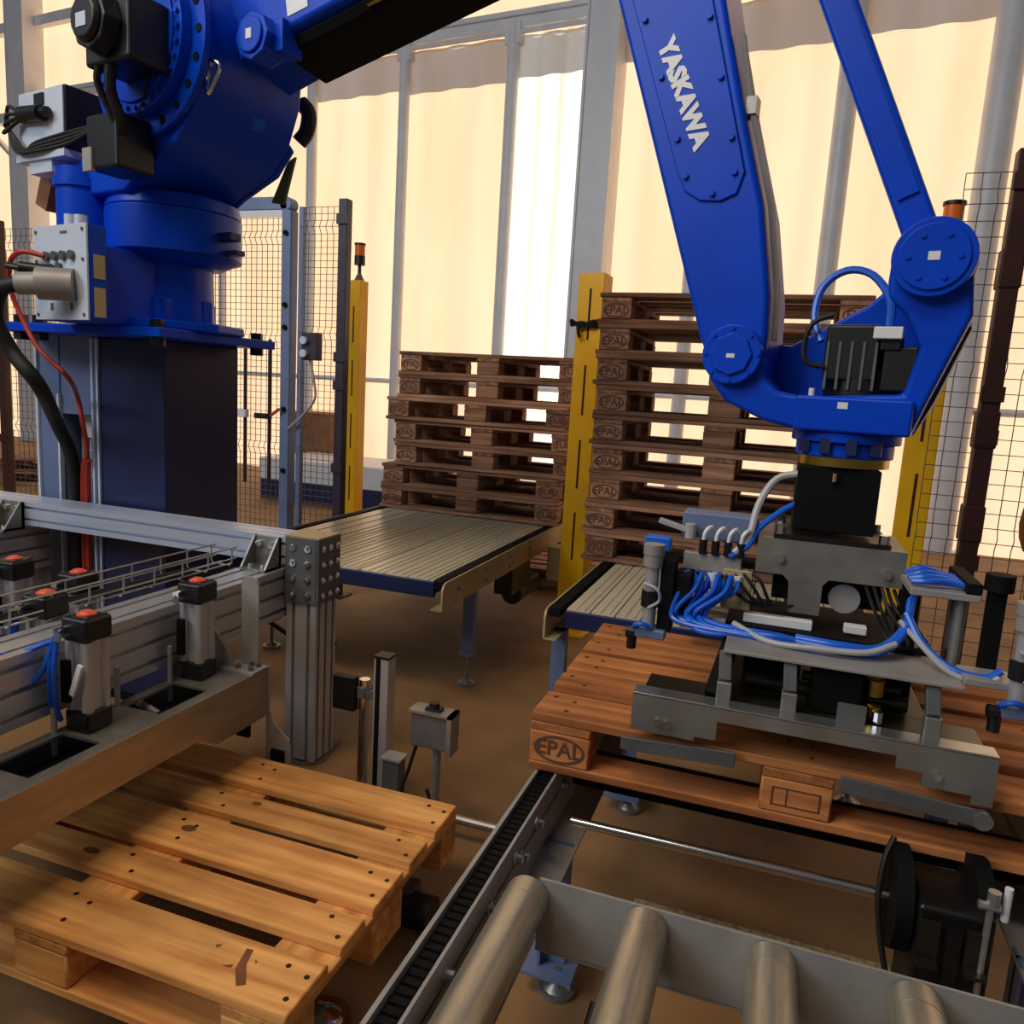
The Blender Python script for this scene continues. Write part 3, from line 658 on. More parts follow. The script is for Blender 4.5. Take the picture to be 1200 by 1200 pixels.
q = MB().box(-4.05, -3.06, FY-.04, FY+.04, 2.44, 2.52); q.cyl((-3.075, FY-.04, 2.475), (-3.075, FY+.04, 2.475), .045, n=16); q.build('top_bar', 'bluegrey', gd, world=True, bev=.006)
MB().box(-4.0, -3.1, FY-.035, FY-.025, 2.40, 2.44).build('seal_strip', 'white', gd, world=True)
q = MB(); fence_mesh(q, -3.97, -3.11, .12, 2.40, FY, .04, .04); q.build('wire_mesh', 'wire', gd, world=True, stuff=True)
for x in (-3.17, -3.36): MB().cyl((x, FY-.05, .7), (x, FY-.05, 1.64), .012, n=10).build('latch_rod', 'maroon', gd, world=True)
q = MB().box(-3.44, -3.33, FY-.09, FY-.05, 1.13, 1.18); q.build('latch', 'white', gd, world=True, bev=.004)
MB().box(-3.26, -3.15, FY-.09, FY-.05, 1.13, 1.165).build('latch_bolt', 'black', gd, world=True); MB().bar((-3.15, FY-.07, 1.15), (-3.08, FY-.07, 1.20), .015, .015).build('red_pull', 'red', gd, world=True)
q = MB()
for z in (2.3, 1.86, 1.72, 1.2, .8): q.cyl((-3.065, FY-.04, z), (-3.065, FY-.055, z), .016, n=10)
q.build('screws', 'blackmat', gd, world=True, stuff=True)
sb = thing('switch_box', 'grey push button box hung on the fence mesh right of the gate', 'switch', (-2.85, FY-.06, 1.6))
MB().box(-2.905, -2.79, FY-.09, FY-.03, 1.52, 1.69).build('case', 'fencepost', sb, world=True, bev=.006)
q = MB().cyl((-2.88, FY-.09, 1.64), (-2.88, FY-.115, 1.64), .024, n=14); q.cyl((-2.88, FY-.09, 1.56), (-2.88, FY-.115, 1.56), .024, n=14); q.build('button', 'panel', sb, world=True)
MB().tube([(-2.86, FY-.06, 1.52), (-2.83, FY-.06, 1.40), (-2.82, FY-.06, 1.28), (-2.90, FY-.06, 1.18), (-3.02, FY-.05, 1.08)], .008).build('cable', 'greyhose', sb, world=True)
mesh_panel('wire mesh fence panel at the far left behind the robot', -5.53, -4.1, .12, 2.36, FY, .05, .05)
fence_post('maroon fence post at the far left edge of the picture', -5.60, FY, 2.42, .06, 'maroon')
fence_post('maroon fence post with couplings at the right behind the gripper', .765, 3.55, 2.42, .066, 'maroon')
fp = [o for o in COL.objects if o.name.startswith('fence_post') and o.parent is None][-1]
for z in (1.98, 1.36, .98): MB().box(.725, .805, 3.51, 3.59, z-.075, z+.075).build('coupling', 'maroon', fp, world=True, bev=.008)
mesh_panel('square wire mesh fence panel at the right edge beyond the maroon post', .58, 1.6, .10, 2.36, 3.62, .06, .06)

# ------------------------------------------------------------------ clutter beyond the fence
fo = copy_tree(op, label='dusty pallet lying on the floor far beyond the fence at left'); del fo['group']; fo.location = (-8.2, 7.0, 0); fo.rotation_euler = (0, 0, .5)
fo2 = copy_tree(op, label='pallet lying on top of the dusty one far beyond the fence at left'); del fo2['group']; fo2.location = (-8.2, 7.05, .15); fo2.rotation_euler = (0, 0, .62)
cb = thing('carton', 'brown carton standing by the tent wall beyond the fence', 'box', (-5.9, 9.0, 0))
MB().box(-6.25, -5.55, 8.7, 9.3, .0, .95).build('body', 'brown', cb, world=True, bev=.01); MB().box(-6.26, -5.54, 8.69, 9.31, .95, .97).build('lid', 'brown', cb, world=True)
lp2 = thing('low_platform', 'white sheeted low platform on a navy base beyond the conveyor', 'platform', (-4.9, 8.0, 0))
MB().box(-5.7, -3.4, 7.5, 8.5, 0, .22).build('base', 'bluedark', lp2, world=True); MB().box(-5.72, -3.38, 7.48, 8.52, .22, .48).build('sheet', 'white', lp2, world=True, bev=.02)
fl = copy_tree(op, label='greyish pallet lying on the floor between the two slatted conveyors'); del fl['group']; fl.location = (-1.15, 5.65, 0); fl.rotation_euler = (0, 0, .08)
wb = thing('floor_bin', 'pale bin with dark base on the floor behind the thick yellow column', 'box', (-1.9, 6.6, 0))
MB().box(-2.2, -1.5, 6.5, 6.9, 0, .14).build('base', 'blackmat', wb, world=True); MB().box(-2.19, -1.51, 6.51, 6.89, .14, .55).build('body', 'white', wb, world=True, bev=.01)
hc = thing('hanging_coil', 'brown coil hanging beyond the mesh at the right edge', 'coil', (2.0, 6.9, 0))
q = MB()
for k in range(4): q.tube([(2.0+.16*math.cos(t*PI/8)+.02*k, 6.9+.02*k, .62+.28*math.sin(t*PI/8)) for t in range(17)], .025, 8, 0)
q.build('coil', 'brown', hc, world=True)
MB().box(1.95, 2.1, 6.85, 7.0, 0, .36).build('stand', 'brown', hc, world=True)

# ------------------------------------------------------------------ robot pedestal
pd = thing('robot_pedestal', 'tall navy steel pedestal under the blue robot', 'pedestal', (-2.45, 2.55, 0))
MB().prism([(2.44, .02), (2.79, .02), (2.79, .64), (2.88, .70), (2.88, 1.52), (2.44, 1.52)], 'x', -2.656, -2.315).build('column', 'bluedark', pd, world=True, bev=.006)
MB().box(-2.985, -2.866, 2.44, 2.79, 0.02, 1.52).box(-2.866, -2.656, 2.60, 2.79, 0.02, 1.52).box(-2.866, -2.656, 2.445, 2.6, 1.20, 1.52).pieces('side_column', 'bluegrey', pd, world=True)
MB().box(-2.992, -2.980, 2.43, 2.45, 0, 1.51).box(-2.872, -2.862, 2.43, 2.45, 0, 1.28).box(-2.684, -2.674, 2.43, 2.45, 0, 1.51).box(-2.656, -2.647, 2.43, 2.45, 0, 1.51).pieces('edge_strip', 'panel', pd, world=True)
MB().box(-2.99, -2.15, 2.25, 2.92, 1.52, 1.555).build('top_plate', 'blue', pd, world=True, bev=.004)
q = MB()
for x, y in ((-2.88, 2.29), (-2.78, 2.29), (-2.21, 2.87), (-2.21, 2.3), (-2.8, 2.87)): q.cyl((x, y, 1.49), (x, y, 1.52), .028, n=8); q.cyl((x, y, 1.555), (x, y, 1.585), .026, n=6)
q.pieces('bolt', 'black', pd, world=True)
MB().box(-3.05, -2.2, 2.42, 2.795, 0, .02).build('base_plate', 'blackmat', pd, world=True)
pt = thing('cable_ladder', 'white wire ladder tray fixed upright on the pedestal front', 'cable tray', (-2.78, 2.53, .2))
q = MB()
for x in (-2.845, -2.80, -2.715): q.tube([(x, 2.53, .2), (x, 2.53, 1.19)], .005, 6, 0)
for k in range(9): z = .26+.112*k; q.tube([(-2.845, 2.53, z), (-2.715, 2.53, z)], .004, 6, 0)
q.build('wires', 'panel', pt, world=True)
MB().box(-2.82, -2.74, 2.515, 2.522, 1.10, 1.19).build('label_plate', 'white', pt, world=True)

# ------------------------------------------------------------------ robot  (local: x towards the wrist, -y towards the viewer)
RB = Vector((-2.401, 2.547, 0)); RZ = math.radians(-10.73)
rb = thing('palletising_robot', 'large blue four axis robot arm on the navy pedestal reaching right', 'robot', RB, RZ)
rb['category'] = 'robot'
q = MB().cyl((.03, 0, 1.555), (.03, 0, 1.59), .28, n=8); q.cyl((.03, 0, 1.59), (.03, 0, 1.82), .165, .16, n=36); q.box(-.03, .09, -.19, -.12, 1.59, 1.78)
for a in range(6): t = a*PI/3+.3; q.box(.03+.15*math.cos(t)-.025, .03+.15*math.cos(t)+.025, .15*math.sin(t)-.025, .15*math.sin(t)+.025, 1.59, 1.68)
q.build('base_column', 'blue', rb, bev=.008)
q = MB().cyl((.06, 0, 1.81), (.06, 0, 1.84), .18, .235, n=40); q.cyl((.06, 0, 1.84), (.06, 0, 2.0), .25, n=48); q.cyl((.06, 0, 2.0), (.06, 0, 2.05), .25, .24, n=48); q.build('turntable', 'blue', rb, bev=.006)
MB().box(.26, .38, .0, .05, 1.90, 1.93).box(.26, .38, .03, .07, 1.85, 1.87).pieces('stop_block', 'bluedark', rb, bev=.004)
# turret casting
prof = [(-.22, 2.03), (.13, 2.03), (.235, 2.09), (.42, 2.165), (.505, 2.255), (.56, 2.39), (.572, 2.53)]+arc(.30, 2.49, .275, 20, 160, 12)+[(-.01, 2.44), (-.02, 2.36), (.02, 2.27), (-.05, 2.2), (-.2, 2.14)]
MB().prism(prof, 'y', -.26, .17).build('turret', 'blue', rb, bev=.014, seg=3)
q = MB().prism([(.13, 2.03), (.235, 2.09), (.42, 2.165), (.505, 2.255), (.44, 2.33), (.1, 2.2), (-.1, 2.03)], 'y', .17, .20); q.build('turret_cheek', 'blue', rb, bev=.01)
q = MB().cyl((.30, -.26, 2.49), (.30, -.285, 2.49), .30, n=56); q.build('bearing_flange', 'blue', rb, bev=.004)
q = MB().disc_bolts((.30, -.286, 2.49), 'y', .27, 20, .014, -.002); q.build('flange_holes', 'blackmat', rb, stuff=True)
q = MB().cyl((.30, -.285, 2.49), (.30, -.325, 2.49), .238, n=56); q.cyl((.30, -.325, 2.49), (.30, -.335, 2.49), .205, n=56); q.build('reducer_cover', 'blue', rb, bev=.004)
q = MB().disc_bolts((.30, -.325, 2.49), 'y', .221, 32, .0085, -.010); q.build('cover_bolts', 'blue', rb, stuff=True)
# shoulder motor
q = MB().box(.26, .49, -.475, -.33, 2.345, 2.545); q.build('shoulder_motor', 'black', rb, bev=.012)
q = MB().cyl((.37, -.475, 2.45), (.37, -.53, 2.45), .092, .085, n=8); q.cyl((.37, -.53, 2.45), (.37, -.55, 2.45), .07, .06, n=14); q.build('motor_cap', 'black', rb, bev=.006)
q = MB().box(.345, .395, -.553, -.545, 2.42, 2.46); q.build('motor_label', 'panel', rb)
q = MB().tube([(.36, -.45, 2.35), (.34, -.44, 2.28), (.33, -.40, 2.20), (.28, -.36, 2.14)], .018, 10); q.tube([(.31, -.46, 2.35), (.29, -.45, 2.30), (.30, -.40, 2.2)], .012); q.tube([(.40, -.36, 2.36), (.37, -.34, 2.3), (.34, -.34, 2.25), (.32, -.33, 2.22)], .004); q.build('motor_cable', 'rubber', rb)
q = MB().box(.15, .32, -.41, -.27, 2.06, 2.235); q.build('swing_motor', 'black', rb, bev=.01)
q = MB().box(.14, .19, -.418, -.40, 2.055, 2.13); q.build('swing_motor_plate', 'gsteel', rb)
# lower arm to the elbow (out of frame)
S, E = Vector((.30, 0, 2.49)), Vector((1.98, 0, 2.79))
q = MB(); vs = []; d = (E-S).normalized(); up = Vector((-d.z, 0, d.x))
secs = [(.18, .12), (.42, .105), (1.0, .095), (1.60, .085), (1.72, .085)]
for t, h in secs:
    for y, zz in ((-.125, -h*.62), (.125, -h), (.125, h), (-.125, h*1.0)):
        c = S+d*t+up*zz; vs.append((c.x, y, c.z))
n = len(secs); fs = [(4*i+k, 4*i+(k+1) % 4, 4*i+4+(k+1) % 4, 4*i+4+k) for i in range(n-1) for k in range(4)]+[(0, 1, 2, 3), (4*n-1, 4*n-2, 4*n-3, 4*n-4)]
q.add(vs, fs); q.build('lower_arm', 'blue', rb, bev=.018, seg=3)
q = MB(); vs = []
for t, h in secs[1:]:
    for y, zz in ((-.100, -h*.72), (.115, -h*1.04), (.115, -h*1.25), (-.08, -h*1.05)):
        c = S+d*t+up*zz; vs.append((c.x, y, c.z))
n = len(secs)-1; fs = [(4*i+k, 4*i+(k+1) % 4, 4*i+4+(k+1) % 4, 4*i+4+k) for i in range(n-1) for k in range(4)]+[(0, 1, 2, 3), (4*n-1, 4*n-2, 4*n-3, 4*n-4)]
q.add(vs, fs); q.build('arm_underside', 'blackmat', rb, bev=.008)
q = MB().cyl((.70, -.10, 2.485), (.70, -.19, 2.485), .075, n=8); q.cyl((.70, -.19, 2.485), (.70, -.20, 2.485), .055, n=20); q.box(.60, .80, -.15, -.06, 2.44, 2.54); q.build('arm_boss', 'blue', rb, bev=.006)
MB().box(.69, .715, -.203, -.20, 2.47, 2.50).build('sticker', 'white', rb)
def arm_pt(t, v, y=-.127): c = S+d*t+up*v; return Vector((c.x, y, c.z))
q = MB(); P = [arm_pt(.50, -.03), arm_pt(.59, -.03), arm_pt(.59, .06), arm_pt(.50, .06)]; q.add(P, [(0, 1, 2, 3)]); q.build('warning_label', 'white', rb)
q = MB(); P = [arm_pt(.545, .01, -.128), arm_pt(.58, .01, -.128), arm_pt(.5625, .045, -.128)]; q.add(P, [(0, 1, 2)]); q.build('warning_triangle', 'yellow', rb)
q = MB(); P = [arm_pt(.80, -.09, -.10), arm_pt(.90, -.09, -.10), arm_pt(.90, -.098, -.04), arm_pt(.80, -.1, -.04)]; q.add(P, [(0, 1, 2, 3)]); q.build('warning_label', 'brass', rb)
q = MB().tube([(.56, -.23, 2.40), (.575, -.24, 2.41), (.60, -.23, 2.39), (.585, -.24, 2.34), (.565, -.245, 2.31), (.548, -.24, 2.34), (.55, -.235, 2.40)], .008); q.tube([(.54, -.23, 2.41), (.52, -.23, 2.405)], .008, 8, 0); q.build('shackle', 'chrome', rb)
q = MB().add([(.50, -.05, 2.27), (.53, .02, 2.27), (.54, .02, 2.31), (.52, -.05, 2.31)], [(0, 1, 2, 3)]); q.build('warning_label', 'hose', rb)
q = MB().prism([(.39, 2.25), (.43, 2.265), (.37, 2.09), (.30, 2.10)], 'y', .27, .28); q.build('olive_strap', 'olive', rb)
q = MB().tube([(.46, .27, 2.46), (.49, .28, 2.42), (.47, .29, 2.36), (.44, .28, 2.32)], .03, 10); q.tube([(.45, .28, 2.35), (.48, .29, 2.33), (.5, .29, 2.38), (.46, .28, 2.42)], .006); q.build('rear_cable', 'rubber', rb)
# electric box and base connector panel on the rear
q = MB().box(-.46, -.16, -.295, -.09, 2.19, 2.42); q.build('terminal_box', 'black', rb, bev=.006)
q = MB().box(-.455, -.165, -.303, -.295, 2.195, 2.415); q.build('terminal_box_door', 'panel', rb, bev=.003)
q = MB().cyl((-.40, -.32, 2.33), (-.26, -.325, 2.32), .03, .028, n=12); q.cyl((-.26, -.325, 2.32), (-.22, -.325, 2.32), .018, n=10); q.box(-.34, -.28, -.309, -.303, 2.36, 2.40); q.build('plug', 'black', rb)
q = MB()
for k in range(4): q.tube([(-.40+.01*k, -.32, 2.33), (-.46-.01*k, -.34, 2.36-.03*k), (-.475, -.33, 2.28), (-.44+.02*k, -.325, 2.20), (-.30, -.325, 2.19+.01*k), (-.12, -.30, 2.21+.012*k), (.06, -.3, 2.25)], .007)
q.build('box_cable', 'rubber', rb)
q = MB().box(-.47, -.15, -.31, -.08, 2.165, 2.19); q.box(-.40, -.25, -.30, -.1, 2.12, 2.165); q.build('box_bracket', 'panel', rb)
q = MB().cyl((-.17, -.22, 1.86), (-.17, -.22, 2.13), .10, n=24); q.cyl((-.17, -.22, 2.06), (-.17, -.22, 2.09), .11, n=24); q.build('cable_riser', 'blue', rb)
MB().bar((-.42, -.2, 2.13), (-.47, -.2, 2.02), .05, .08).build('strap_end', 'brown', rb)
q = MB().box(-.12, .20, -.44, -.375, 1.556, 1.88); q.box(-.12, .12, -.375, -.12, 1.556, 1.83); q.build('connector_box', 'blue', rb, bev=.006)
q = MB().box(-.12, .20, -.449, -.441, 1.557, 1.88); pn = q.build('connector_panel', 'panel', rb, bev=.002)
q = MB()
for k in range(4): q.cyl((-.03+.05*k, -.449, 1.775), (-.03+.05*k, -.462, 1.775), .016, n=14)
for k in range(2): q.cyl((-.01+.055*k, -.449, 1.735), (-.01+.055*k, -.462, 1.735), .016, n=14)
q.build('socket', 'dsteel', pn)
q = MB()
for x, z in ((-.10, 1.86), (.18, 1.86), (-.10, 1.575), (.18, 1.575), (-.1, 1.76), (.18, 1.76)): q.cyl((x, -.449, z), (x, -.453, z), .006, n=8)
q.box(-.02, -.005, -.451, -.449, 1.59, 1.615); q.box(.10, .115, -.451, -.449, 1.59, 1.615); q.box(.05, .09, -.451, -.449, 1.85, 1.858); q.build('panel_marks', 'dsteel', pn, stuff=True)
q = MB().cyl((.13, -.449, 1.675), (.05, -.53, 1.67), .055, n=18); q.cyl((.05, -.53, 1.67), (.0, -.57, 1.665), .038, n=16); q.build('main_connector', 'gsteel', rb)
q = MB().cyl((.02, -.45, 1.72), (-.06, -.53, 1.725), .022, n=12); q.cyl((-.06, -.53, 1.725), (-.10, -.55, 1.73), .012, n=10); q.build('black_connector', 'black', rb)
MB().box(.199, .203, -.425, -.385, 1.70, 1.78).box(.199, .203, -.425, -.385, 1.57, 1.67).pieces('sticker', 'beige', rb)
MB().cyl((.05, -.41, 1.88), (.05, -.41, 1.92), .022, n=12).cyl((.11, -.41, 1.88), (.11, -.41, 1.915), .022, n=12).pieces('cable_gland', 'panel', rb)
# forearm
A0, A1 = (1.845, 2.78), (2.10, 2.78)
fo_prof = [(2.255, 1.53), (2.24, 1.56), (1.94, 2.413), (1.80, 2.80), (1.86, 2.93), (2.02, 2.93), (2.11, 2.82), (2.228, 2.34), (2.286, 2.126), (2.363, 1.871), (2.40, 1.66), (2.405, 1.53)]+arc(2.331, 1.521, .075, 0, -180, 10)
MB().prism(fo_prof, 'y', -.115, .10).build('forearm', 'blue', rb, bev=.014, seg=3)
cov = [(1.99, 2.40), (2.17, 1.93)]+arc(2.235, 1.935, .065, 190, 340, 8)+[(2.345, 1.87+.04), (2.275, 2.12), (2.185, 2.42), (2.08, 2.78), (1.86, 2.78)]
cov = [(1.985, 2.40), (2.145, 1.965), (2.17, 1.915), (2.21, 1.89), (2.26, 1.885), (2.30, 1.90), (2.315, 1.95), (2.265, 2.12), (2.195, 2.36), (2.07, 2.80), (1.85, 2.80)]
MB().prism(cov, 'y', -.122, -.115).build('forearm_cover', 'blue', rb, bev=.005)
q = MB()
for x, z in ((2.03, 2.33), (2.085, 2.19), (2.14, 2.04), (2.17, 1.95), (2.195, 2.31), (2.235, 2.17), (2.275, 2.03), (2.29, 1.95), (2.24, 1.905), (2.14, 2.48)): q.cyl((x, -.122, z), (x, -.130, z), .008, n=8)
q.build('cover_bolts', 'blue', rb, stuff=True)
q = MB().prism([(2.26, 2.28), (2.292, 2.13), (2.369, 1.873), (2.406, 1.66), (2.409, 1.56), (2.419, 1.56), (2.417, 1.662), (2.380, 1.878), (2.303, 2.134), (2.27, 2.28)], 'y', -.085, -.06); q.build('edge_strip', 'dsteel', rb)
q = MB().box(2.293, 2.318, -.09, -.05, 2.09, 2.13); q.build('edge_clip', 'steel', rb)
td = Vector((2.213-2.091, 0, 2.007-2.275)).normalized(); tup = Vector((-td.z, 0, td.x))   # reading downwards, letter tops to the right
tm = Matrix.Identity(4); c = Vector((2.146, -.1235, 2.143)); nrm = Vector((0, -1, 0))
for i in range(3): tm[i][0] = td[i]; tm[i][1] = tup[i]; tm[i][2] = nrm[i]; tm[i][3] = c[i]
lettering('maker_lettering', 'YASKAWA', .0585, 'white', rb, tm, .0034)
# linkage rod and elbow rocker
rd0, rd1 = Vector((2.735, -.03, 1.735)), Vector((2.20, -.03, 2.93))
MB().bar(rd0, rd1, .075, .075, (0, 1, 0)).build('link_rod', 'blue', rb, bev=.012)
dr = (rd1-rd0).normalized()
MB().bar(rd0+dr*.16+Vector((0, -.038, 0)), rd1+Vector((0, -.038, 0)), .012, .045, Vector((0, 1, 0)).cross(dr)).build('rod_web', 'blue', rb)
q = MB().cyl((2.0, -.15, 2.85), (2.0, .15, 2.85), .10, n=28); q.bar((2.0, -.03, 2.87), (2.22, -.03, 2.95), .10, .10, (0, 1, 0)); q.build('elbow_rocker', 'blue', rb, bev=.01)
# wrist
U = [(2.262, 1.50), (2.275, 1.46), (2.318, 1.408), (2.416, 1.366), (2.485, 1.352), (2.74, 1.352), (2.765, 1.43), (2.83, 1.618)]+arc(2.741, 1.732, .085, -20, 175, 12)+[(2.655, 1.69), (2.66, 1.655), (2.70, 1.62), (2.735, 1.55), (2.715, 1.445), (2.50, 1.43), (2.44, 1.44), (2.412, 1.47), (2.405, 1.52)]
MB().prism(U, 'y', -.115, -.03).build('wrist_yoke', 'blue', rb, bev=.012, seg=3)
Bk = [(2.28, 1.45), (2.42, 1.37), (2.49, 1.352), (2.74, 1.352), (2.775, 1.43), (2.83, 1.60), (2.82, 1.74), (2.74, 1.80), (2.66, 1.72), (2.60, 1.66), (2.43, 1.56), (2.32, 1.57)]
MB().prism(Bk, 'y', .06, .12).build('wrist_back_plate', 'blue', rb, bev=.01)
q = MB().box(2.49, 2.742, -.135, .13, 1.350, 1.432); q.build('wrist_block', 'blue', rb, bev=.008)
q = MB().prism([(2.742, 1.352), (2.775, 1.43), (2.83, 1.60), (2.80, 1.62), (2.74, 1.45)], 'y', -.03, .06); q.build('wrist_web', 'bluedark', rb)
q = MB().cyl((2.331, -.115, 1.521), (2.331, -.142, 1.521), .072, n=36); q.cyl((2.331, -.142, 1.521), (2.331, -.150, 1.521), .052, n=8); q.build('wrist_pivot', 'blue', rb, bev=.004)
q = MB().cyl((2.741, -.115, 1.735), (2.741, -.150, 1.735), .083, n=36); q.cyl((2.741, -.150, 1.735), (2.741, -.156, 1.735), .07, n=36); q.build('rod_pivot', 'blue', rb, bev=.004)
q = MB().disc_bolts((2.741, -.156, 1.735), 'y', .05, 6, .006, -.004); q.disc_bolts((2.331, -.142, 1.521), 'y', .063, 8, .005, -.004); q.build('pivot_bolts', 'blue', rb, stuff=True)
q = MB().box(2.73, 2.753, -.1575, -.156, 1.727, 1.745); q.box(2.322, 2.342, -.1515, -.150, 1.512, 1.522); q.box(2.585, 2.607, -.1365, -.135, 1.405, 1.42); q.build('sticker', 'white', rb)
q = MB().cyl((2.615, -.0, 1.432), (2.615, -.0, 1.50), .085, n=24); q.box(2.535, 2.655, -.085, .045, 1.47, 1.60); q.build('wrist_motor', 'black', rb, bev=.008)
q = MB()
for k in range(5): q.box(2.54+.026*k, 2.546+.026*k, -.088, -.082, 1.45, 1.56)
q.build('motor_rib', 'dsteel', rb)
q = MB().box(2.665, 2.735, -.105, .03, 1.45, 1.55); q.box(2.655, 2.70, -.11, -.05, 1.54, 1.575); q.build('motor_connector', 'black', rb, bev=.005)
q = MB().box(2.64, 2.70, -.125, -.095, 1.565, 1.592); q.build('white_tag', 'white', rb, bev=.003)
MB().tube([(2.67, -.10, 1.59), (2.665, -.10, 1.65), (2.62, -.08, 1.71), (2.56, -.06, 1.725), (2.51, -.05, 1.69), (2.50, -.06, 1.62), (2.525, -.08, 1.56)], .009).build('motor_hose', 'hose', rb)
MB().tube([(2.545, -.09, 1.62), (2.505, -.10, 1.60), (2.49, -.10, 1.55), (2.50, -.10, 1.51), (2.54, -.09, 1.50)], .006).build('motor_cable', 'rubber', rb)
q = MB().cyl((2.595, 0, 1.35), (2.595, 0, 1.325), .125, n=40); q.cyl((2.595, 0, 1.325), (2.595, 0, 1.29), .112, n=40); q.build('tool_flange', 'blue', rb, bev=.004)
q = MB()
for a in range(4): t = -PI/2+(a-1.5)*.5; q.box(2.595+.115*math.cos(t)-.012, 2.595+.115*math.cos(t)+.012, .115*math.sin(t)-.012, .115*math.sin(t)+.012, 1.30, 1.335)
q.build('flange_clamp', 'bluedark', rb)
MB().cyl((2.595, 0, 1.29), (2.595, 0, 1.268), .105, n=40).build('flange_ring', 'brass', rb)
MB().cyl((2.52, -.10, 1.432), (2.52, -.10, 1.45), .007, n=10).build('grease_nipple', 'white', rb)
# cables at the pedestal
hs = thing('robot_cable', 'thick black robot cable hanging from the connector panel down the pedestal', 'cable', (-2.5, 2.1, 1.6))
def RL(x, y, z): c = wmat(rb) @ Vector((x, y, z)); return (c.x, c.y, c.z)
MB().tube([RL(.0, -.57, 1.665), RL(-.05, -.60, 1.64), RL(-.09, -.60, 1.55), RL(-.08, -.56, 1.44), RL(-.02, -.50, 1.32), (-2.77, 2.34, 1.17), (-2.775, 2.41, 1.02), (-2.782, 2.428, .80), (-2.782, 2.428, .1)], .026, 12, 6).build('sheath', 'rubber', hs, world=True)
rcx = thing('red_cable', 'thin red signal cable looping from the connector panel down the tray', 'cable', (-2.55, 2.2, 1.6))
MB().tube([RL(-.03, -.46, 1.775), RL(-.10, -.50, 1.785), RL(-.18, -.50, 1.75), RL(-.22, -.48, 1.66), RL(-.19, -.46, 1.56), RL(-.12, -.44, 1.45), RL(-.02, -.40, 1.36), (-2.70, 2.38, 1.28), (-2.70, 2.40, 1.18), (-2.69, 2.41, 1.05), (-2.735, 2.425, .9), (-2.738, 2.425, .1)], .009, 8, 6).build('wire', 'red', rcx, world=True)
MB().tube([(-2.69, 2.415, 1.02), (-2.71, 2.425, .9), (-2.714, 2.425, .1)], .014, 8, 4).build('wire', 'red', rcx, world=True)

# ------------------------------------------------------------------ gripper (world coordinates, centre under the flange)
GX, GY = .138, 2.06
gr = thing('pallet_gripper', 'steel pallet gripper with black adapter and blue hoses under the robot wrist', 'gripper', (GX, GY, .66))
gw = lambda b, n, m, **k: b.build(n, m, gr, world=True, **k)
gw(MB().box(GX-.092, GX+.092, GY-.09, GY+.09, 1.11, 1.266), 'adapter', 'blackmat', bev=.004)
gw(MB().box(GX-.13, GX+.13, GY-.11, GY+.11, 1.088, 1.098), 'adapter_foot', 'black')
q = MB()
for sx in (-1, 1):
    for sy in (-1, 1): q.cyl((GX+sx*.115, GY+sy*.095, 1.098), (GX+sx*.115, GY+sy*.095, 1.118), .012, n=6)
q.cyl((GX-.11, 1.941, 1.04), (GX-.11, 1.932, 1.04), .010, n=10); q.cyl((GX+.127, 1.941, 1.03), (GX+.127, 1.932, 1.03), .010, n=10); q.cyl((GX-.01, 1.96, 1.235), (GX-.01, 1.957, 1.255), .006, n=8)
gw(q, 'bolts', 'chrome', stuff=True)
# housing: folded sheet with a T shaped front
q = MB().prism([(GX-.165, 1.078), (GX+.165, 1.078), (GX+.165, 1.0), (GX+.005, 1.0), (GX-.008, .985), (GX-.008, .91), (GX-.08, .91), (GX-.085, .985), (GX-.10, 1.0), (GX-.165, 1.0)], 'y', 1.943, 1.949); q.box(GX-.165, GX+.165, 1.943, 2.20, 1.078, 1.086)
q.box(GX+.159, GX+.165, 1.949, 2.20, 1.0, 1.078); q.box(GX-.165, GX-.159, 1.949, 2.20, 1.0, 1.078); gw(q, 'housing', 'steel')
gw(MB().box(GX-.12, GX+.13, 1.99, 2.16, .93, 1.07), 'drive_box', 'blackmat')
gw(MB().cyl((GX+.045, 1.965, .955), (GX+.045, 2.0, .955), .036, n=20), 'air_motor', 'gsteel')
gw(MB().box(GX-.18, GX-.02, 1.93, 1.96, .872, .895).box(GX+.05, GX+.10, 1.93, 1.96, .88, .90), 'white_slide', 'white', bev=.003)
gw(MB().box(GX-.22, GX+.20, 1.90, 2.2, .855, .872), 'slide_rail', 'blackmat')
# tilted long tray plate
q = MB().prism([(-.07, 0), (.40, 0), (.40, .008), (-.07, .008)], 'y', 1.69, 1.86); q.v = [(x, y, z+.862+.02*((x+.07)/.47)*0) for x, y, z in q.v]; gw(q, 'hose_tray', 'gsteel', bev=.002)
# clamp plates front and back with notch
def clamp(y, s):
    P = [(-.250, .757), (.462, .757), (.462, .655), (.425, .655), (.425, .672), (.335, .672), (.335, .70), (.285, .70), (.285, .725), (-.065, .725), (-.065, .682), (-.11, .682), (-.11, .672), (-.25, .672)]
    q = MB().prism(P, 'y', y, y+.006); q.box(-.250, .462, min(y, y+s*.05), max(y, y+s*.05), .754, .760); return q
gw(clamp(1.632, 1), 'clamp_plate', 'zinc', bev=.001)
gw(clamp(2.485, -1), 'clamp_plate', 'zinc', bev=.001)
for xx in ((-.235, .45, 1.69, 1.79), (-.235, .45, 2.32, 2.43), (-.06, .36, 1.79, 2.32)): gw(MB().box(*xx, .742, .752), 'carrier_plate', 'darkmetal', bev=.002)
for x in (-.06, .075, .35):
    for y in (1.69, 2.4):
        q = MB().box(x-.016, x+.016, y-.016, y+.016, .752, .80); gw(q, 'stud_base', 'steel', bev=.003)
        q = MB().bar((x, y, .80), (x-.005, y+.02 if y < 2 else y-.02, .862), .028, .02, (0, 1, 0)); gw(q, 'link_arm', 'dsteel', bev=.003)
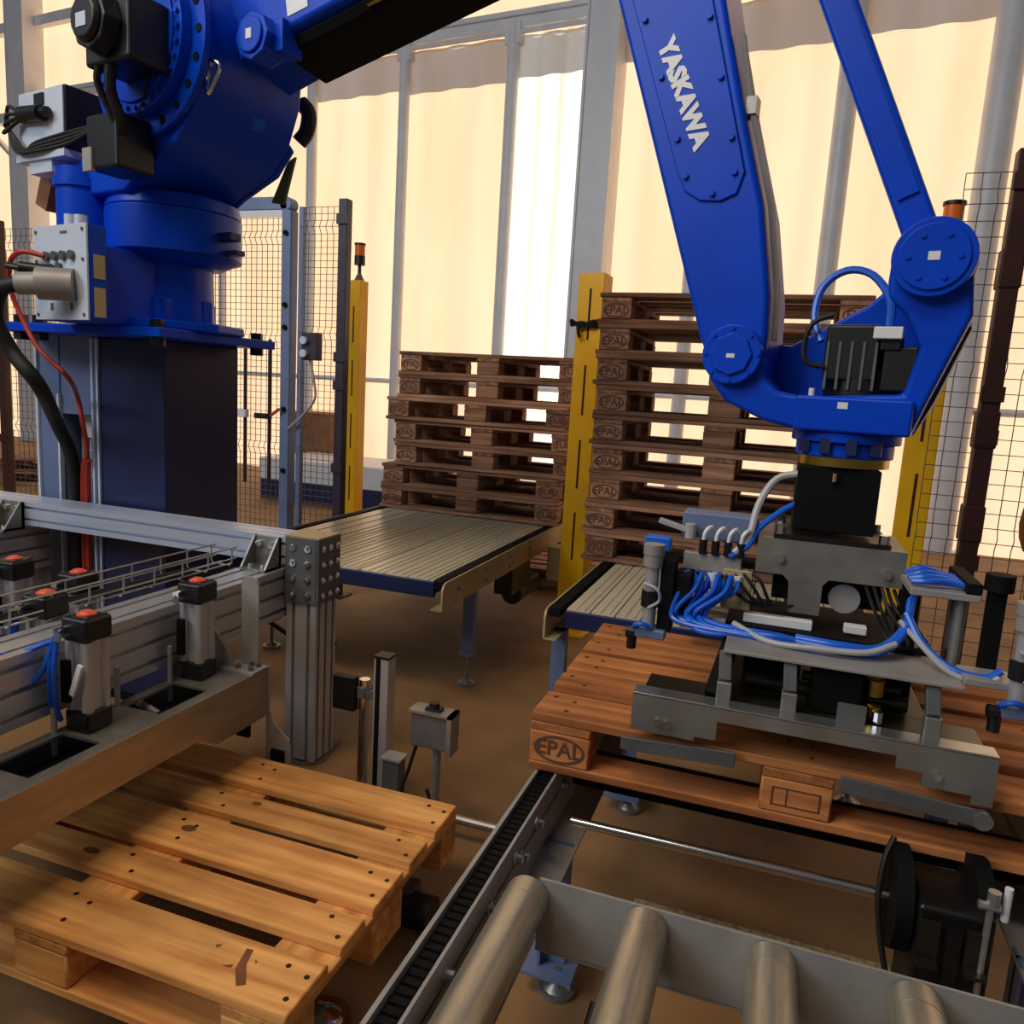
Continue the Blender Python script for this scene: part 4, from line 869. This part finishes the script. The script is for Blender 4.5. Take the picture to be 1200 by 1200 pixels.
gw(MB().bar((-.085, 1.70, .755), (-.055, 1.86, .87), .035, .03), 'swing_arm', 'blackmat', bev=.004)
gw(MB().box(.12, .22, 1.72, 1.86, .752, .85), 'cylinder_block', 'blackmat', bev=.006)
gw(MB().cyl((.245, 1.76, .80), (.245, 1.76, .835), .02, n=14).cyl((.245, 1.72, .765), (.245, 1.72, .79), .014, n=10), 'fitting', 'brass')
gw(MB().box(.17, .225, 1.67, 1.678, .752, .80), 'stop_tab', 'dsteel')
q = MB()
for x in (-.19, -.17, .36): q.cyl((x, 1.632, .70), (x, 1.622, .70), .009, n=8)
for x in (.22, .25): q.cyl((x, 1.70, .76), (x, 1.70, .785), .010, n=8)
gw(q, 'clamp_bolts', 'chrome', stuff=True)
# lower clamp jaw bars under the front plate
gw(MB().prism([(-.27, .645), (-.02, .66), (-.02, .625), (-.27, .615)], 'y', 1.640, 1.650), 'jaw', 'dsteel', bev=.002); gw(MB().prism([(.19, .655), (.455, .64), (.455, .605), (.19, .62)], 'y', 1.640, 1.650), 'jaw', 'dsteel', bev=.002); gw(MB().cyl((.452, 1.634, .622), (.452, 1.655, .622), .018, n=14), 'jaw_roller', 'steel')
# valve manifold, left
q = MB().box(-.215, -.03, 1.97, 2.06, 1.06, 1.125); gw(q, 'valve_terminal', 'bluegrey', bev=.004)
gw(MB().box(-.20, -.06, 1.935, 1.97, .985, 1.03), 'manifold', 'gsteel', bev=.003)
gw(MB().box(-.296, -.232, 1.91, 1.95, 1.028, 1.062), 'blue_block', 'bluebox', bev=.004)
gw(MB().bar((-.27, 1.95, 1.10), (-.19, 1.95, 1.08), .018, .014).cyl((-.19, 1.95, 1.06), (-.19, 1.95, 1.10), .014, n=10), 'lever', 'greyhose', bev=.003)
for k in range(4):
    x = -.155+.030*k
    gw(MB().cyl((x, 1.935, 1.03), (x, 1.935, 1.065), .010, n=10), 'port', 'black')
    gw(MB().tube([(x, 1.935, 1.065), (x+.003, 1.935, 1.085), (x+.015, 1.945, 1.097), (x+.025, 1.96, 1.08)], .005, 8, 4), 'white_hose', 'white')
    gw(MB().cyl((x, 1.93, .985), (x, 1.93, .965), .012, n=10).cyl((x, 1.93, .965), (x, 1.93, .945), .010, n=10), 'fitting', 'white' if k % 2 else 'brass')
rr = random.Random(3)
for k in range(15):
    x = -.185+.0085*k+rr.uniform(-.006, .006); y = 1.905+.016*(k % 4); xm = -.195+.0055*k+rr.uniform(-.012, .012); yb_ = 1.83+rr.uniform(-.02, .025); zb = .868+rr.uniform(-.003, .012)
    gw(MB().tube([(x, y, .985), (x-.008+rr.uniform(-.01, .01), y-.035, .95), (xm-.012, y-.055, .905), (xm-.006, yb_+.01, zb+.006), (xm+.05, yb_-.01, zb), (-.02+.02*(k % 3), 1.80+.006*(k % 4), .876+.004*(k % 3)), (.08, 1.80+.005*(k % 4), .872+.004*(k % 3))], .0060, 8, 5), 'blue_hose', 'hose')
for k in range(6):
    dz = .005*(k % 3); dy = .012*(k % 4)
    gw(MB().tube([(.08, 1.80+dy, .876+dz), (.17, 1.775+dy, .880+dz), (.25, 1.79+dy, .882+dz), (.30, 1.82+dy, .93+dz), (.315, 1.86, 1.01), (.33+.02*k, 1.87+dy, 1.035+dz)], .0058, 8, 5), 'blue_hose', 'hose')
gw(MB().tube([(-.06, 1.84, .89), (.02, 1.78, .876), (.12, 1.755, .884), (.22, 1.76, .890), (.28, 1.79, .91)], .007, 8, 5), 'grey_hose', 'greyhose')
gw(MB().tube([(.30, 1.84, .97), (.33, 1.80, .92), (.38, 1.76, .885), (.44, 1.74, .88), (.47, 1.74, .90)], .008, 8, 5), 'blue_hose', 'hose')
gw(MB().tube([(.29, 1.84, .95), (.33, 1.79, .915), (.38, 1.75, .878), (.44, 1.73, .872), (.465, 1.73, .888)], .006, 8, 5), 'grey_hose', 'greyhose')
gw(MB().tube([(-.08, 1.93, 1.04), (-.05, 1.95, 1.08), (-.035, 1.98, 1.16), (.0, 2.0, 1.225), (.06, 2.0, 1.245)], .009, 8, 5), 'grey_hose', 'greyhose')
gw(MB().tube([(-.09, 1.93, 1.03), (-.05, 1.94, 1.06), (-.03, 1.97, 1.10), (.02, 1.98, 1.15), (.06, 1.99, 1.175)], .008, 8, 5), 'blue_hose', 'hose')
# right bracket and side sensors
gw(MB().box(.295, .43, 1.80, 2.0, 1.02, 1.036), 'side_bracket', 'gsteel', bev=.003)
for x, y in ((.32, 1.95), (.40, 1.83), (.42, 1.97)): gw(MB().cyl((x, y, .87), (x, y, 1.02), .012, n=12), 'bracket_pillar', 'steel')
gw(MB().box(.30, .34, 1.93, 1.97, .87, 1.02), 'pillar_block', 'blackmat')
q = MB()
for k in range(4): gw(MB().tube([(.30, 1.83+.03*k, 1.045), (.33, 1.82+.03*k, 1.05+.004*k), (.37, 1.83+.03*k, 1.052), (.41, 1.83+.03*k, 1.045)], .007, 8, 4), 'blue_hose', 'hose')
gw(MB().box(.40, .43, 1.80, 2.0, 1.036, 1.06), 'terminal_row', 'blackmat', bev=.003)
def side_probe(x, y, s):
    gw(MB().cyl((x, y, .845), (x, y, 1.0), .017, n=16), 'probe_tube', 'alu')
    gw(MB().cyl((x, y, 1.0), (x, y, 1.03), .024, n=16).cyl((x, y, 1.03), (x, y, 1.055), .026, n=16), 'probe_head', 'gsteel')
    gw(MB().cyl((x, y, .90), (x, y, .94), .022, n=16), 'probe_ring', 'black')
    gw(MB().box(x-.03, x+.045, y-.02, y+.02, .822, .845), 'probe_clamp', 'bluegrey', bev=.004)
    gw(MB().cyl((x-.03, y-.01, .83), (x-.05, y-.01, .83), .014, n=10).cyl((x-.035, y-.01, .82), (x-.035, y-.01, .79), .012, n=10), 'suction_cup', 'black')
    gw(MB().box(x+.02, x+.055, y, y+.06, .84, 1.02), 'probe_mast', 'blackmat', bev=.004)
    gw(MB().tube([(x-.015, y-.02, .96), (x+.02, y-.03, .95), (x+.025, y-.02, .92), (x, y-.025, .90)], .004, 8, 4), 'grey_hose', 'greyhose')
    gw(MB().tube([(x-.02, y-.01, .84), (x-.03, y-.02, .85), (x-.01, y-.03, .86), (x+.01, y-.02, .85)], .006, 8, 4), 'blue_hose', 'hose')
side_probe(-.262, 1.85, -1); side_probe(.492, 1.70, 1)
for xx in ((-.245, -.08, 1.88, 1.92), (.40, .50, 1.71, 1.80)): gw(MB().box(*xx, .868, .884), 'probe_arm', 'gsteel', bev=.003)
q = MB().box(.445, .475, 1.80, 1.83, .87, 1.05); q.cyl((.46, 1.81, 1.05), (.46, 1.81, 1.085), .028, n=14); gw(q, 'side_mast', 'blackmat')

# darker mechanism between tray and carrier, loose black cables
gw(MB().box(-.03, .10, 1.86, 1.93, .752, .85), 'valve_body', 'blackmat', bev=.006)
gw(MB().box(.23, .33, 1.84, 1.93, .752, .845), 'valve_body', 'blackmat', bev=.006)
gw(MB().cyl((-.02, 1.80, .775), (.32, 1.80, .775), .016, n=14), 'tie_rod', 'darkmetal')
gw(MB().cyl((.10, 1.78, .812), (.30, 1.78, .812), .012, n=14), 'tie_rod', 'darkmetal')
for k in range(4, 9):
    a = rr.uniform(-.02, .02); b = rr.uniform(-.015, .015)
    gw(MB().tube([(GX+.02+.016*k, 1.96, 1.0+b), (GX+.04+.016*k, 1.925+a, .955), (GX+.10+.012*k+a, 1.90, .905+b), (GX+.06+.02*k, 1.87+b, .882), (GX-.05+.03*k, 1.86+a, .88)], .0042, 6, 4), 'black_cable', 'rubber')
for k in range(4):
    gw(MB().tube([(-.10+.02*k, 1.94, 1.0), (-.07+.02*k, 1.92, .95+.01*k), (-.02+.015*k, 1.93, .92), (.02+.02*k, 1.95, .93)], .0045, 6, 4), 'black_cable', 'rubber')
gw(MB().box(-.21, -.17, 1.86, 1.95, .868, .985), 'manifold_stand', 'blackmat', bev=.004)
gw(MB().box(-.10, -.03, 1.93, 1.96, .90, 1.0), 'cable_bracket', 'beige', bev=.003)
